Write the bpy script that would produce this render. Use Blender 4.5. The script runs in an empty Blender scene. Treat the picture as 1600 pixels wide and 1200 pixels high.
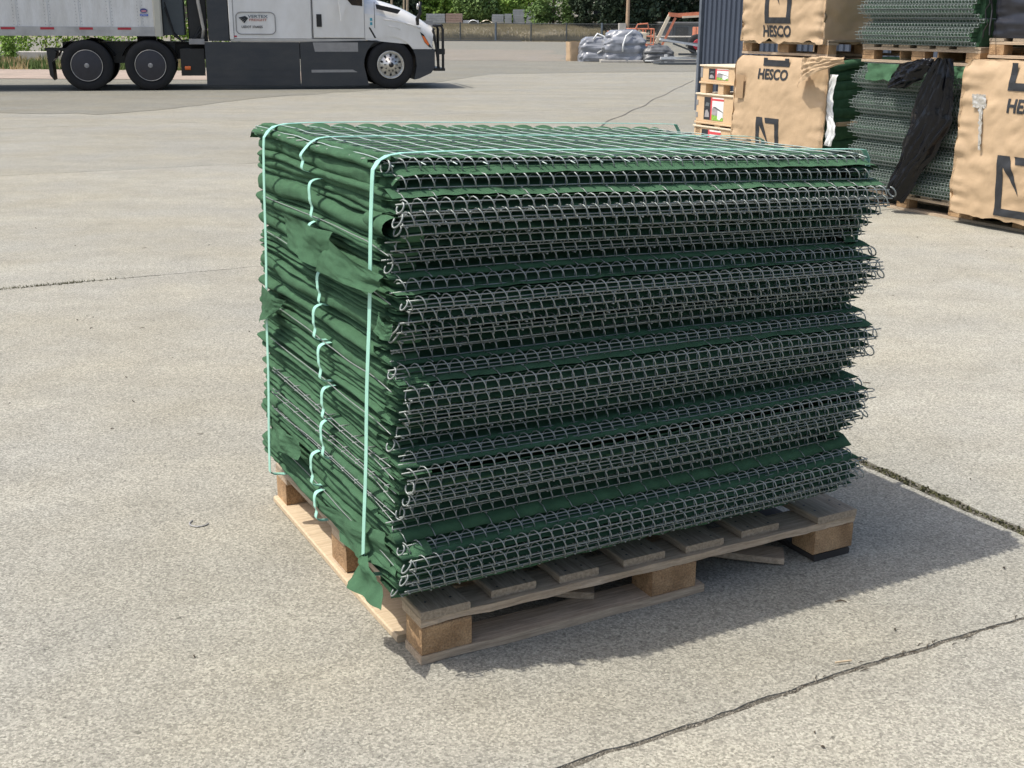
import bpy, bmesh, math, random
from math import sin, cos, pi, radians, sqrt, atan2
from mathutils import Vector, Matrix, noise
random.seed(7)
C = bpy.context.scene.collection
S = bpy.context.scene

# ---------------------------------------------------------------- camera, light, exposure
cam = bpy.data.objects.new('camera', bpy.data.cameras.new('camera'))
C.objects.link(cam)
cam.data.sensor_width = 36; cam.data.lens = 41.87
cam.data.clip_start = .05; cam.data.clip_end = 1500
cam.matrix_world = Matrix.Translation((0, 0, 1.526)) @ Matrix.Rotation(pi/2-.298, 4, 'X') @ Matrix.Rotation(.007, 4, 'Z')
S.camera = cam

YAW = .493
PA = Vector((cos(YAW), sin(YAW), 0)); PB = Vector((-sin(YAW), cos(YAW), 0)); PO = Vector((-.218, 2.599, 0))
def W(a, b, z=0): return PO + a*PA + b*PB + Vector((0, 0, z))
sund = (-.60*PA + .17*PB + Vector((0, 0, 1.2))).normalized()
w = bpy.data.worlds.new('World'); S.world = w; w.use_nodes = True
nt = w.node_tree; bg = nt.nodes['Background']
sky = nt.nodes.new('ShaderNodeTexSky'); sky.sky_type = 'NISHITA'; sky.sun_disc = False
sky.sun_elevation = math.asin(sund.z); sky.sun_rotation = atan2(sund.x, sund.y)
sky.air_density = 1.0; sky.dust_density = 4; sky.ozone_density = .6
nt.links.new(sky.outputs[0], bg.inputs[0]); bg.inputs[1].default_value = .15
sun = bpy.data.objects.new('sun', bpy.data.lights.new('sun', 'SUN')); C.objects.link(sun)
sun.data.energy = 3.7; sun.data.angle = radians(.53); sun.data.color = (1, .95, .87)
sun.rotation_euler = sund.to_track_quat('Z', 'Y').to_euler()
S.view_settings.view_transform = 'Standard'; S.view_settings.look = 'None'
S.view_settings.exposure = .24; S.view_settings.gamma = 1; S.view_settings.use_curve_mapping = False

# ---------------------------------------------------------------- materials
MATS = {}
def mat(name, col, rough=.7, metal=0, var=.15, scale=8, bump=0, bscale=60, spec=.5, col2=None, stretch=None, detail=6, fine=0, fscale=300, trans=0, coat=0):
    if name in MATS: return MATS[name]
    m = bpy.data.materials.new(name); m.use_nodes = True; MATS[name] = m
    n = m.node_tree.nodes; l = m.node_tree.links; p = n['Principled BSDF']
    p.inputs['Roughness'].default_value = rough; p.inputs['Metallic'].default_value = metal
    p.inputs['Specular IOR Level'].default_value = spec
    if coat: p.inputs['Coat Weight'].default_value = coat; p.inputs['Coat Roughness'].default_value = .08
    tc = n.new('ShaderNodeTexCoord'); src = tc.outputs['Object']
    if stretch:
        mp = n.new('ShaderNodeMapping'); mp.inputs['Scale'].default_value = stretch
        l.new(src, mp.inputs[0]); src = mp.outputs[0]
    nz = n.new('ShaderNodeTexNoise'); nz.inputs['Scale'].default_value = scale; nz.inputs['Detail'].default_value = detail
    nz.inputs['Roughness'].default_value = .62
    l.new(src, nz.inputs['Vector'])
    rp = n.new('ShaderNodeValToRGB'); l.new(nz.outputs[0], rp.inputs[0])
    a, b = (tuple(c*(1-var) for c in col), tuple(min(1, c*(1+var)) for c in col)) if col2 is None else (col, col2)
    rp.color_ramp.elements[0].position = .33; rp.color_ramp.elements[1].position = .67
    rp.color_ramp.elements[0].color = (*a, 1); rp.color_ramp.elements[1].color = (*b, 1)
    out = rp.outputs[0]
    if fine:
        f = n.new('ShaderNodeTexNoise'); f.inputs['Scale'].default_value = fscale; f.inputs['Detail'].default_value = 3
        l.new(src, f.inputs['Vector'])
        mr = n.new('ShaderNodeMapRange'); mr.inputs[1].default_value = .3; mr.inputs[2].default_value = .7
        mr.inputs[3].default_value = 1-fine; mr.inputs[4].default_value = 1+fine
        l.new(f.outputs[0], mr.inputs[0])
        mx = n.new('ShaderNodeVectorMath'); mx.operation = 'SCALE'
        l.new(out, mx.inputs[0]); l.new(mr.outputs[0], mx.inputs['Scale']); out = mx.outputs[0]
    l.new(out, p.inputs['Base Color'])
    if bump:
        bn = n.new('ShaderNodeTexNoise'); bn.inputs['Scale'].default_value = bscale; bn.inputs['Detail'].default_value = 5
        l.new(src, bn.inputs['Vector'])
        bp = n.new('ShaderNodeBump'); bp.inputs['Strength'].default_value = bump; bp.inputs['Distance'].default_value = .01
        l.new(bn.outputs[0], bp.inputs['Height']); l.new(bp.outputs[0], p.inputs['Normal'])
    if trans: p.inputs['Transmission Weight'].default_value = trans
    return m

def concrete_mat(name, base, k=1.0):
    m = bpy.data.materials.new(name); m.use_nodes = True
    n = m.node_tree.nodes; l = m.node_tree.links; p = n['Principled BSDF']
    p.inputs['Roughness'].default_value = .92; p.inputs['Specular IOR Level'].default_value = .25
    g = n.new('ShaderNodeNewGeometry'); src = g.outputs['Position']
    def nz(sc, det, lo, hi, a, b, rough=.6, st=None):
        t = n.new('ShaderNodeTexNoise'); t.inputs['Scale'].default_value = sc; t.inputs['Detail'].default_value = det
        t.inputs['Roughness'].default_value = rough
        if st:
            mp = n.new('ShaderNodeMapping'); mp.inputs['Scale'].default_value = st; mp.inputs['Rotation'].default_value = (0, 0, st[3] if len(st) > 3 else 0) if False else (0, 0, .25)
            l.new(src, mp.inputs[0]); l.new(mp.outputs[0], t.inputs['Vector'])
        else: l.new(src, t.inputs['Vector'])
        r = n.new('ShaderNodeMapRange'); r.inputs[1].default_value = lo; r.inputs[2].default_value = hi
        r.inputs[3].default_value = a; r.inputs[4].default_value = b
        l.new(t.outputs[0], r.inputs[0]); return r.outputs[0]
    def mul(a, b):
        x = n.new('ShaderNodeMath'); x.operation = 'MULTIPLY'; l.new(a, x.inputs[0]); l.new(b, x.inputs[1]); return x.outputs[0]
    v = nz(.5, 4, .35, .65, .96, 1.03)
    v = mul(v, nz(4, 5, .35, .65, .95, 1.04))
    v = mul(v, nz(.35, 6, .4, .62, .94, 1.05, .7, (1, 5, 1)))
    # exposed fine aggregate: grains 3-6 mm
    vo = n.new('ShaderNodeTexVoronoi'); vo.inputs['Scale'].default_value = 185; l.new(src, vo.inputs['Vector'])
    sp = n.new('ShaderNodeSeparateColor'); l.new(vo.outputs['Color'], sp.inputs[0])
    r = n.new('ShaderNodeMapRange'); r.inputs[3].default_value = .65; r.inputs[4].default_value = 1.33
    l.new(sp.outputs[0], r.inputs[0]); v = mul(v, r.outputs[0])
    v = mul(v, nz(120, 3, .3, .7, .80, 1.20))
    v = mul(v, nz(420, 2, .3, .7, .8, 1.2))
    v = mul(v, nz(1.7, 5, .60, .74, 1, .86, .7)); v = mul(v, nz(.8, 7, .30, .42, 1.10, 1.0, .75))
    # scattered dark pits
    pit = nz(38, 2, .27, .33, .55, 1.0)
    v = mul(v, pit)
    cr = n.new('ShaderNodeValToRGB'); l.new(nz(.9, 3, .35, .65, 0, 1), cr.inputs[0])
    cr.color_ramp.elements[0].color = (*[c*f for c, f in zip(base, (1.01, 1, .97))], 1)
    cr.color_ramp.elements[1].color = (*[c*f for c, f in zip(base, (.98, 1, 1.04))], 1)
    sc = n.new('ShaderNodeVectorMath'); sc.operation = 'SCALE'; l.new(cr.outputs[0], sc.inputs[0]); l.new(v, sc.inputs['Scale'])
    l.new(sc.outputs[0], p.inputs['Base Color'])
    bp = n.new('ShaderNodeBump'); bp.inputs['Strength'].default_value = .55*k; bp.inputs['Distance'].default_value = .004
    l.new(nz(170, 4, 0, 1, 0, 1), bp.inputs['Height']); l.new(bp.outputs[0], p.inputs['Normal'])
    return m

M_concs = [concrete_mat('washed_concrete', (.320, .307, .257)), concrete_mat('washed_concrete_mid_dimmed', (.296, .284, .238)), concrete_mat('washed_concrete_far_dimmed', (.266, .256, .216))]  # one concrete stepped darker with distance; grazing-light dimming put into the colour
M_asph = concrete_mat('old_asphalt', (.198, .192, .162), .8)
M_dirt = mat('joint_dirt', (.135, .125, .10), .95, var=.45, scale=14, bump=1, bscale=200)
M_moss = mat('moss', (.085, .085, .04), .95, var=.5, scale=60)
M_green = mat('green_geotextile', (.060, .134, .074), .95, var=.16, scale=18, bump=.5, bscale=500, spec=.15, fine=.14, fscale=700)
M_wire = mat('galvanised_wire', (.28, .31, .30), .5, metal=.45, var=.12, scale=90)
M_shadewire = mat('shaded_wire', (.10, .13, .125), .6, var=.1)  # galvanised wire darkened; shade on the lower panel put into the colour
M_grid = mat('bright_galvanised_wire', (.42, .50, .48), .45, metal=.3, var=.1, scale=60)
M_wire2 = mat('galvanised_wire_far', (.20, .235, .225), .5, metal=.35, var=.12, scale=20)
M_strap = mat('mint_strap', (.32, .63, .52), .35, var=.06, scale=20, spec=.5)
M_kraft = mat('kraft_paper_wrap', (.48, .35, .22), .55, var=.08, scale=5, bump=.5, bscale=14, spec=.35)
M_ink = mat('black_ink', (.022, .025, .03), .6, var=.1)
M_blackfilm = mat('black_plastic_film', (.005, .006, .009), .16, var=.1, bump=.25, bscale=10, spec=.3)
def wood(name, a, b): return mat(name, a, .85, var=0, scale=9, col2=b, stretch=(1, 14, 14), bump=.3, bscale=40, spec=.2, fine=.12, fscale=60)
M_wA = wood('pallet_wood_along', (.32, .25, .18), (.55, .44, .32))
M_wB = mat('pallet_wood_grey', (.23, .185, .135), .88, scale=9, col2=(.42, .35, .265), stretch=(14, 1, 14), bump=.3, bscale=40, spec=.2, fine=.12, fscale=60)
M_wL = wood('pallet_wood_pale', (.46, .36, .24), (.60, .485, .34))
M_blk = mat('pallet_block_chipwood', (.20, .115, .055), .9, scale=7, col2=(.50, .33, .18), bump=.6, bscale=120, fine=.3, fscale=220)
M_crate = mat('pale_plywood', (.60, .43, .26), .75, var=.08, scale=6, bump=.1)
M_white = mat('white_truck_paint', (.68, .675, .65), .28, scale=1.6, col2=(.78, .785, .775), stretch=(1.5, 1.5, .8), coat=.5)
M_trail = mat('white_trailer_sheet', (.62, .615, .585), .5, scale=2.2, col2=(.74, .745, .735), stretch=(2.5, 2.5, .5), fine=.05, fscale=30)
M_dark = mat('dark_grey_fairing', (.028, .034, .043), .5, scale=1.6, col2=(.048, .052, .056), stretch=(1, 1, 2.5), fine=.08, fscale=25)
M_rub = mat('tyre_rubber', (.011, .012, .014), .85, var=.2, scale=10)
M_black = mat('black_steel', (.012, .013, .015), .4, var=.2)
M_alu = mat('polished_aluminium', (.62, .61, .58), .3, metal=.8, var=.08)
M_grey = mat('grey_plate', (.27, .27, .27), .5, var=.1)
M_glass = mat('dark_glass', (.01, .012, .015), .08, var=0, spec=.8)
M_red = mat('red_reflector', (.42, .03, .045), .5, var=.1)
M_orange = mat('orange_lamp', (.75, .16, .03), .3, var=.1)
M_blue = mat('dark_blue_cladding', (.055, .070, .10), .5, var=.06, scale=2)
M_boom = mat('faded_orange_paint', (.60, .21, .12), .5, var=.2, scale=4)
M_cream = mat('cream_paint', (.70, .62, .48), .6, var=.1)
M_film = mat('grey_plastic_film', (.23, .245, .275), .3, var=.25, scale=2, bump=.5, bscale=5, spec=.6)
M_filmw = mat('white_plastic_strap', (.72, .74, .74), .5, var=.1)
M_post = mat('fence_steel', (.07, .08, .085), .6, var=.2)
M_fence = mat('fence_wire', (.13, .13, .12), .6, var=.2)
M_drygrass = mat('dry_grass', (.25, .215, .15), .95, scale=.6, col2=(.13, .12, .09), fine=.3, fscale=12)
M_bark = mat('bark', (.12, .095, .07), .95, var=.3)
M_concp = mat('pale_concrete', (.45, .43, .39), .9, var=.12, scale=3)
M_paver = mat('grey_pavers', (.30, .32, .34), .9, var=.15, scale=3)

# ---------------------------------------------------------------- mesh helpers
class MB:
    def __init__(s): s.v = []; s.f = []; s.mi = []; s.cur = 0
    def add(s, vs, fs):
        o = len(s.v); s.v += [tuple(v) for v in vs]; s.f += [tuple(i+o for i in f) for f in fs]; s.mi += [s.cur]*len(fs)
    def box(s, x0, x1, y0, y1, z0, z1, R=None, j=0):
        vs = [Vector((x, y, z)) for z in (z0, z1) for y in (y0, y1) for x in (x0, x1)]
        if j: vs = [v+Vector([random.uniform(-j, j) for _ in range(3)]) for v in vs]
        if R: vs = [R @ v for v in vs]
        s.add(vs, [(0, 2, 3, 1), (4, 5, 7, 6), (0, 1, 5, 4), (2, 6, 7, 3), (0, 4, 6, 2), (1, 3, 7, 5)])
    def bbox(s, x0, x1, y0, y1, z0, z1, c=.003, R=None, warp=0):
        # box with chamfered long edges (octagonal-ish), subdivided once for warp
        ax = max(range(3), key=lambda i: (x1-x0, y1-y0, z1-z0)[i])
        lo = (x0, y0, z0); hi = (x1, y1, z1); o = [i for i in range(3) if i != ax]
        n = 7; ph = random.uniform(0, 50); vs = []; fs = []
        for k in range(n):
            t = k/(n-1); a = lo[ax]+(hi[ax]-lo[ax])*t
            w1 = warp*noise.noise(Vector((ph, t*2.2, 0))); w2 = warp*noise.noise(Vector((ph, t*2.2, 9)))
            u0, u1 = lo[o[0]], hi[o[0]]; v0, v1 = lo[o[1]], hi[o[1]]
            for (u, v) in ((u0+c, v0), (u1-c, v0), (u1, v0+c), (u1, v1-c), (u1-c, v1), (u0+c, v1), (u0, v1-c), (u0, v0+c)):
                p = [0, 0, 0]; p[ax] = a; p[o[0]] = u+w1; p[o[1]] = v+w2
                vs.append(R @ Vector(p) if R else Vector(p))
        for k in range(n-1):
            for i in range(8): a = k*8+i; b = k*8+(i+1) % 8; fs.append((a, b, b+8, a+8))
        fs += [tuple(range(7, -1, -1)), tuple((n-1)*8+i for i in range(8))]
        s.add(vs, fs)
    def tube(s, pts, r, n=6, cap=True, closed=False):
        pts = [Vector(p) for p in pts]; N = len(pts); o = len(s.v); up = None
        rr = r if isinstance(r, (list, tuple)) else [r]*N
        for i, p in enumerate(pts):
            if closed: t = (pts[(i+1) % N]-pts[i-1]).normalized()
            else: t = (pts[min(i+1, N-1)]-pts[max(i-1, 0)]).normalized()
            if up is None: up = t.orthogonal().normalized()
            up = (up-t*up.dot(t)).normalized(); q = t.cross(up)
            for k in range(n):
                a = 2*pi*k/n; s.v.append(tuple(p+(up*cos(a)+q*sin(a))*rr[i]))
        m = N if closed else N-1
        for i in range(m):
            for k in range(n):
                a = o+i*n+k; b = o+i*n+(k+1) % n; c = o+((i+1) % N)*n
                s.f.append((a, b, c+(k+1) % n, c+k)); s.mi.append(s.cur)
        if cap and not closed:
            s.f.append(tuple(o+k for k in range(n-1, -1, -1))); s.mi.append(s.cur)
            s.f.append(tuple(o+(N-1)*n+k for k in range(n))); s.mi.append(s.cur)
    def grid(s, fn, nu, nv, cu=False):
        o = len(s.v)
        for j in range(nv+1):
            for i in range(nu+(0 if cu else 1)): s.v.append(tuple(fn(i/nu, j/nv)))
        w = nu if cu else nu+1
        for j in range(nv):
            for i in range(nu):
                a = o+j*w+i; b = o+j*w+(i+1) % w
                s.f.append((a, b, b+w, a+w)); s.mi.append(s.cur)
    def lathe(s, prof, cen, ax='y', n=32):
        # prof: list of (r, h) ; axis y at cen
        def fn(u, v):
            k = min(int(round(v*(len(prof)-1))), len(prof)-1); r, h = prof[k]; a = 2*pi*u
            if ax == 'y': return (cen[0]+r*cos(a), cen[1]+h, cen[2]+r*sin(a))
            if ax == 'x': return (cen[0]+h, cen[1]+r*cos(a), cen[2]+r*sin(a))
            return (cen[0]+r*cos(a), cen[1]+r*sin(a), cen[2]+h)
        s.grid(fn, n, len(prof)-1, True)
    def prism(s, poly, y0, y1, f=None):
        # polygon in (x,z) extruded y0..y1
        n = len(poly); vs = [(x, y0, z) for x, z in poly]+[(x, y1, z) for x, z in poly]
        if f: vs = [f(v) for v in vs]
        fs = [tuple(range(n)), tuple(range(2*n-1, n-1, -1))]+[(i, i+n, (i+1) % n+n, (i+1) % n) for i in range(n)]
        s.add(vs, fs)
    def build(s, name, mats, parent=None, smooth=False, loc=None):
        me = bpy.data.meshes.new(name); me.from_pydata(s.v, [], s.f)
        for m in (mats if isinstance(mats, (list, tuple)) else [mats]): me.materials.append(m)
        if max(s.mi or [0]): me.polygons.foreach_set('material_index', s.mi)
        if smooth: me.polygons.foreach_set('use_smooth', [True]*len(me.polygons))
        me.update()
        if len(s.f) < 20000 and not smooth:
            b = bmesh.new(); b.from_mesh(me); bmesh.ops.recalc_face_normals(b, faces=b.faces); b.to_mesh(me); b.free()
        o = bpy.data.objects.new(name, me); C.objects.link(o)
        if parent: o.parent = parent
        if loc: o.location = loc
        return o
def inst(o, parent=None, loc=(0, 0, 0), rot=(0, 0, 0), scale=(1, 1, 1)):
    c = o.copy(); C.objects.link(c); c.parent = parent; c.location = loc; c.rotation_euler = rot; c.scale = scale
    return c
def empty(name, label, cat, loc=(0, 0, 0), rz=0, group=None):
    o = bpy.data.objects.new(name, None); C.objects.link(o); o.empty_display_size = .1
    o.location = loc; o.rotation_euler = (0, 0, rz); tag(o, label, cat, group); return o
def tag(o, label=None, cat=None, group=None, kind=None):
    if label: o['label'] = label
    if cat: o['category'] = cat
    if group: o['group'] = group
    if kind: o['kind'] = kind
    return o
def copy_tree(o, parent=None):
    c = o.copy(); C.objects.link(c)
    if parent: c.parent = parent
    for ch in list(o.children): copy_tree(ch, c)
    return c
def N3(x, y=0, z=0): return noise.noise(Vector((x, y, z)))
def text_mesh(s, size, bold=.0):
    cu = bpy.data.curves.new('t', 'FONT'); cu.body = s; cu.size = size; cu.offset = bold; cu.resolution_u = 3
    o = bpy.data.objects.new('t', cu); C.objects.link(o)
    me = bpy.data.meshes.new_from_object(o.evaluated_get(bpy.context.evaluated_depsgraph_get()))
    bpy.data.objects.remove(o); bpy.data.curves.remove(cu); return me
def text_mb(s, w, h, bold, fn, sub=.03):
    """text scaled to w x h, each vertex put on a surface by fn(u,v)"""
    me = text_mesh(s, 1, bold); b = bmesh.new(); b.from_mesh(me)
    bmesh.ops.triangulate(b, faces=b.faces)
    xs = [v.co.x for v in b.verts]; ys = [v.co.y for v in b.verts]; x0, x1, y0, y1 = min(xs), max(xs), min(ys), max(ys)
    for v in b.verts: v.co = Vector(((v.co.x-x0)/(x1-x0)*w, (v.co.y-y0)/(y1-y0)*h, 0))
    for _ in range(4):
        e = [e for e in b.edges if e.calc_length() > sub]
        if not e: break
        bmesh.ops.subdivide_edges(b, edges=e, cuts=1); bmesh.ops.triangulate(b, faces=b.faces)
    m = MB(); b.verts.index_update()
    m.add([fn(v.co.x, v.co.y) for v in b.verts], [[v.index for v in f.verts] for f in b.faces]); b.free(); return m

# ================================================================= GROUND
def struct(o): o['kind'] = 'structure'; return o
m = MB(); m.grid(lambda u, v: (-400+u*800, -60+v*900, -.10), 8, 8); struct(m.build('ground', M_dirt))
GRID_A2 = [-31, -14.5, 40.5]
GRID_A = [-31, -14.5, 2.0]+[2.0+5.5*k for k in range(1, 8)]; GRID_B = [-.515+5.49*k for k in range(-2, 9)]
m = MB(); m.add([W(GRID_A[0], GRID_B[0], -.0035), W(GRID_A[-1], GRID_B[0], -.0035), W(GRID_A[-1], GRID_B[-1], -.0035), W(GRID_A[0], GRID_B[-1], -.0035)], [(0, 1, 2, 3)])
yard = struct(m.build('concrete_yard', M_dirt))
def edge_pts(p, q, off, key, axis, near):
    L = (Vector(q)-Vector(p)).length; n = int(L/(.035 if near else .3)); out = []
    for i in range(n):
        t = i/n; x = p[0]+(q[0]-p[0])*t; y = p[1]+(q[1]-p[1])*t; s = x if axis == 'a' else y
        common = .016*N3(s*1.1, key*3.1)+.007*N3(s*6, key*3.1)
        chip = .004*N3(s*41, key)+.008*N3(s*23, key*7+off*900)+.012*max(0, N3(s*7, key*5+off*700)-.25)*(1 if off > 0 else -1)
        if axis == 'a': y += common+off+chip
        else: x += common+off+chip
        out.append((x, y))
    return out
for j in range(len(GRID_B)-1):
    GA = GRID_A if GRID_B[j] < 4 else GRID_A2
    for i in range(len(GA)-1):
        a0, a1, b0, b1 = GA[i], GA[i+1], GRID_B[j], GRID_B[j+1]
        near = (b0 < 6 and -16 < a0 < 7)
        gA = lambda a: .024 if abs(a-2) < .1 else .005
        gB = lambda b: .0075 if b < 1 else .005
        pts = edge_pts((a0, b0), (a1, b0), gB(b0), b0, 'a', near)+edge_pts((a1, b0), (a1, b1), -gA(a1), a1, 'b', near)\
            + edge_pts((a1, b1), (a0, b1), -gB(b1), b1, 'a', near)+edge_pts((a0, b1), (a0, b0), gA(a0), a0, 'b', near)
        n = len(pts); m = MB()
        vs = [W(x, y, 0) for x, y in pts]+[W(x, y, -.06) for x, y in pts]
        m.add(vs, [tuple(range(n))]+[(k, k+n, (k+1) % n+n, (k+1) % n) for k in range(n)])
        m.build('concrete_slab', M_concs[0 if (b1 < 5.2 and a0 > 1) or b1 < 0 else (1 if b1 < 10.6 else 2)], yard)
# old asphalt lot beyond the concrete
poly = [(-60, 19.5), (-8.4, 19.8), (-7.5, 19.6), (-6.7, 19.5), (-6.0, 20.6), (-5.0, 23.9), (-2.6, 27.5), (-.7, 34.9), (2.5, 36.6), (5.5, 37.6), (60, 40), (60, 84), (-60, 84)]
pp = []
for k in range(len(poly)):
    p, q = poly[k], poly[(k+1) % len(poly)]; L = math.dist(p, q); n = max(1, int(min(L, 60)/.4)) if 0 < k < 9 else 1
    for i in range(n):
        t = i/n; pp.append((p[0]+(q[0]-p[0])*t+(.12*N3(k+t*9) if 0 < k < 9 else 0), p[1]+(q[1]-p[1])*t+(.35*N3(k*3+t*7, 5) if 0 < k < 9 else 0)))
m = MB(); m.add([(x, y, .004) for x, y in pp], [tuple(range(len(pp)))]); struct(m.build('asphalt_lot', M_asph))
# darker worn tyre track strip of gravelly dirt in front of the far fence
m = MB(); m.grid(lambda u, v: (-9+u*11+1.5*N3(v*4, 2), 46+v*16+1.2*N3(u*5, 1), .008), 20, 8)
struct(m.build('gravel_patch', concrete_mat('gravel', (.225, .205, .172))))
m = MB(); P0 = Vector((.9, 16.4, .0045)); P1 = Vector((4.7, 32.2, .0045)); L_ = []; Rr = []
for k in range(80):
    t = k/79; p = P0.lerp(P1, t)+Vector((.10*N3(t*9), 0, 0)); w_ = .012+.008*N3(t*30); L_.append(p-Vector((w_, 0, 0))); Rr.append(p+Vector((w_, 0, 0)))
m.add(L_+Rr, [(k, k+80, k+81, k+1) for k in range(79)]); struct(m.build('crack_strip', mat('crack_dark', (.10, .095, .085), .9)))  # flat strip; the crack's dark depth is put into its colour
# moss and crumbs in the wide joint (uncountable)
m = MB()
for k in range(5000):
    b = random.uniform(-.45, 5.2); a = 2.0+.016*N3(b*1.1, 6.2)+random.gauss(0, .011)
    dens = .5+.9*N3(b*2.3, 4)
    if random.random() > dens: continue
    h = random.uniform(.002, .012); r = random.uniform(.003, .008); z = -.004
    an = random.uniform(0, pi); dx, dy = r*cos(an), r*sin(an)
    m.add([W(a-dx, b-dy, z), W(a+dx, b+dy, z), W(a+dx*.6+random.gauss(0, .006), b+dy*.6+random.gauss(0, .006), z+h), W(a-dx*.5, b-dy*.5, z+h*.8)], [(0, 1, 2, 3)])
for k in range(500):
    a = -.25+random.gauss(0, .28); b = 4.975+random.gauss(0, .012); h = random.uniform(.005, .03); r = .005; z = -.012
    m.add([W(a-r, b, z), W(a+r, b, z), W(a+random.gauss(0, .012), b+random.gauss(0, .01), z+h)], [(0, 1, 2)])
for k in range(160):
    a = .55+random.gauss(0, .35); b = -.515+.016*N3(a*1.1, -.515*3.1)+random.gauss(0, .005); h = random.uniform(.003, .012); r = .004; z = -.012
    m.add([W(a-r, b, z), W(a+r, b, z), W(a+random.gauss(0, .008), b+random.gauss(0, .008), z+h)], [(0, 1, 2)])
m2 = MB()
for k in range(5200):
    a = random.uniform(-.6, 2.6) if k % 5 else 2.0+random.gauss(0, .014); b = -.515+.016*N3(a*1.1, -.515*3.1)+random.gauss(0, .009) if k % 5 else random.uniform(-.5, 3)
    r = random.uniform(.0012, .004); c_ = W(a, b, -.0035+r*.3); vs = [c_+Vector((random.gauss(0, 1), random.gauss(0, 1), random.gauss(0, .7))).normalized()*r for _ in range(4)]
    m2.add(vs, [(0, 1, 2), (0, 2, 3), (0, 3, 1), (1, 3, 2)])
tag(m2.build('joint_grit', mat('grit', (.24, .22, .18), .9, var=.5, scale=90)), 'sand and grit lying in the slab joints', 'grit', kind='stuff')
tag(m.build('joint_moss', M_moss), 'moss and weeds growing in the joints between concrete slabs', 'moss', kind='stuff')
# twigs, chips and bits
m = MB()
def bit(x, y, L, t, an, cz=.0):
    d = Vector((cos(an), sin(an), 0)); q = Vector((-d.y, d.x, 0)); p = Vector((x, y, .001+t/2)); mid = p+q*L*.12+Vector((0, 0, t*.6))
    m.tube([p-d*L/2, mid, p+d*L/2], [t*.4, t*.55, t*.3], 5)
for k in range(90):
    y = random.uniform(1.9, 9); x = random.uniform(-.5, .5)*y*.95
    l = (Vector((x, y, 0))-PO); la, lb = l.dot(PA), l.dot(PB)
    if -.1 < la < 1.5 and -.1 < lb < 1.3: continue
    bit(x, y, random.uniform(.004, .014) if random.random() < .75 else random.uniform(.02, .035), random.uniform(.002, .005), random.uniform(0, pi))
for k in range(26):
    a = 1.05+random.gauss(0, .25); bit(*W(a, -.515+random.gauss(0, .012)).xy, random.uniform(.01, .03), .002, YAW+random.gauss(0, .5))
tag(m.build('litter', mat('twig', (.06, .045, .03), .9, var=.4)), 'tiny twigs, chips and bits scattered on the concrete', 'litter', kind='stuff')
m = MB(); p = W(.93, -.475, .006)
m.bbox(-.022, .022, -.002, .002, 0, .004, .0008, R=Matrix.Translation(p) @ Matrix.Rotation(YAW-.25, 4, 'Z'))
tag(m.build('wood_splinter', M_wL), 'small pale wood splinter lying across the joint in front of the pallet', 'splinter')
m = MB()
m.tube([(-.98+.03*cos(t*1.1+2.6)-.0, 3.45+.03*sin(t*1.1+2.6), .003) for t in [k*.4 for k in range(9)]], .0025, 5)
tag(m.build('wire_offcut', M_grey), 'small curled grey wire offcut lying on the concrete left of the pallet', 'wire')

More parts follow.
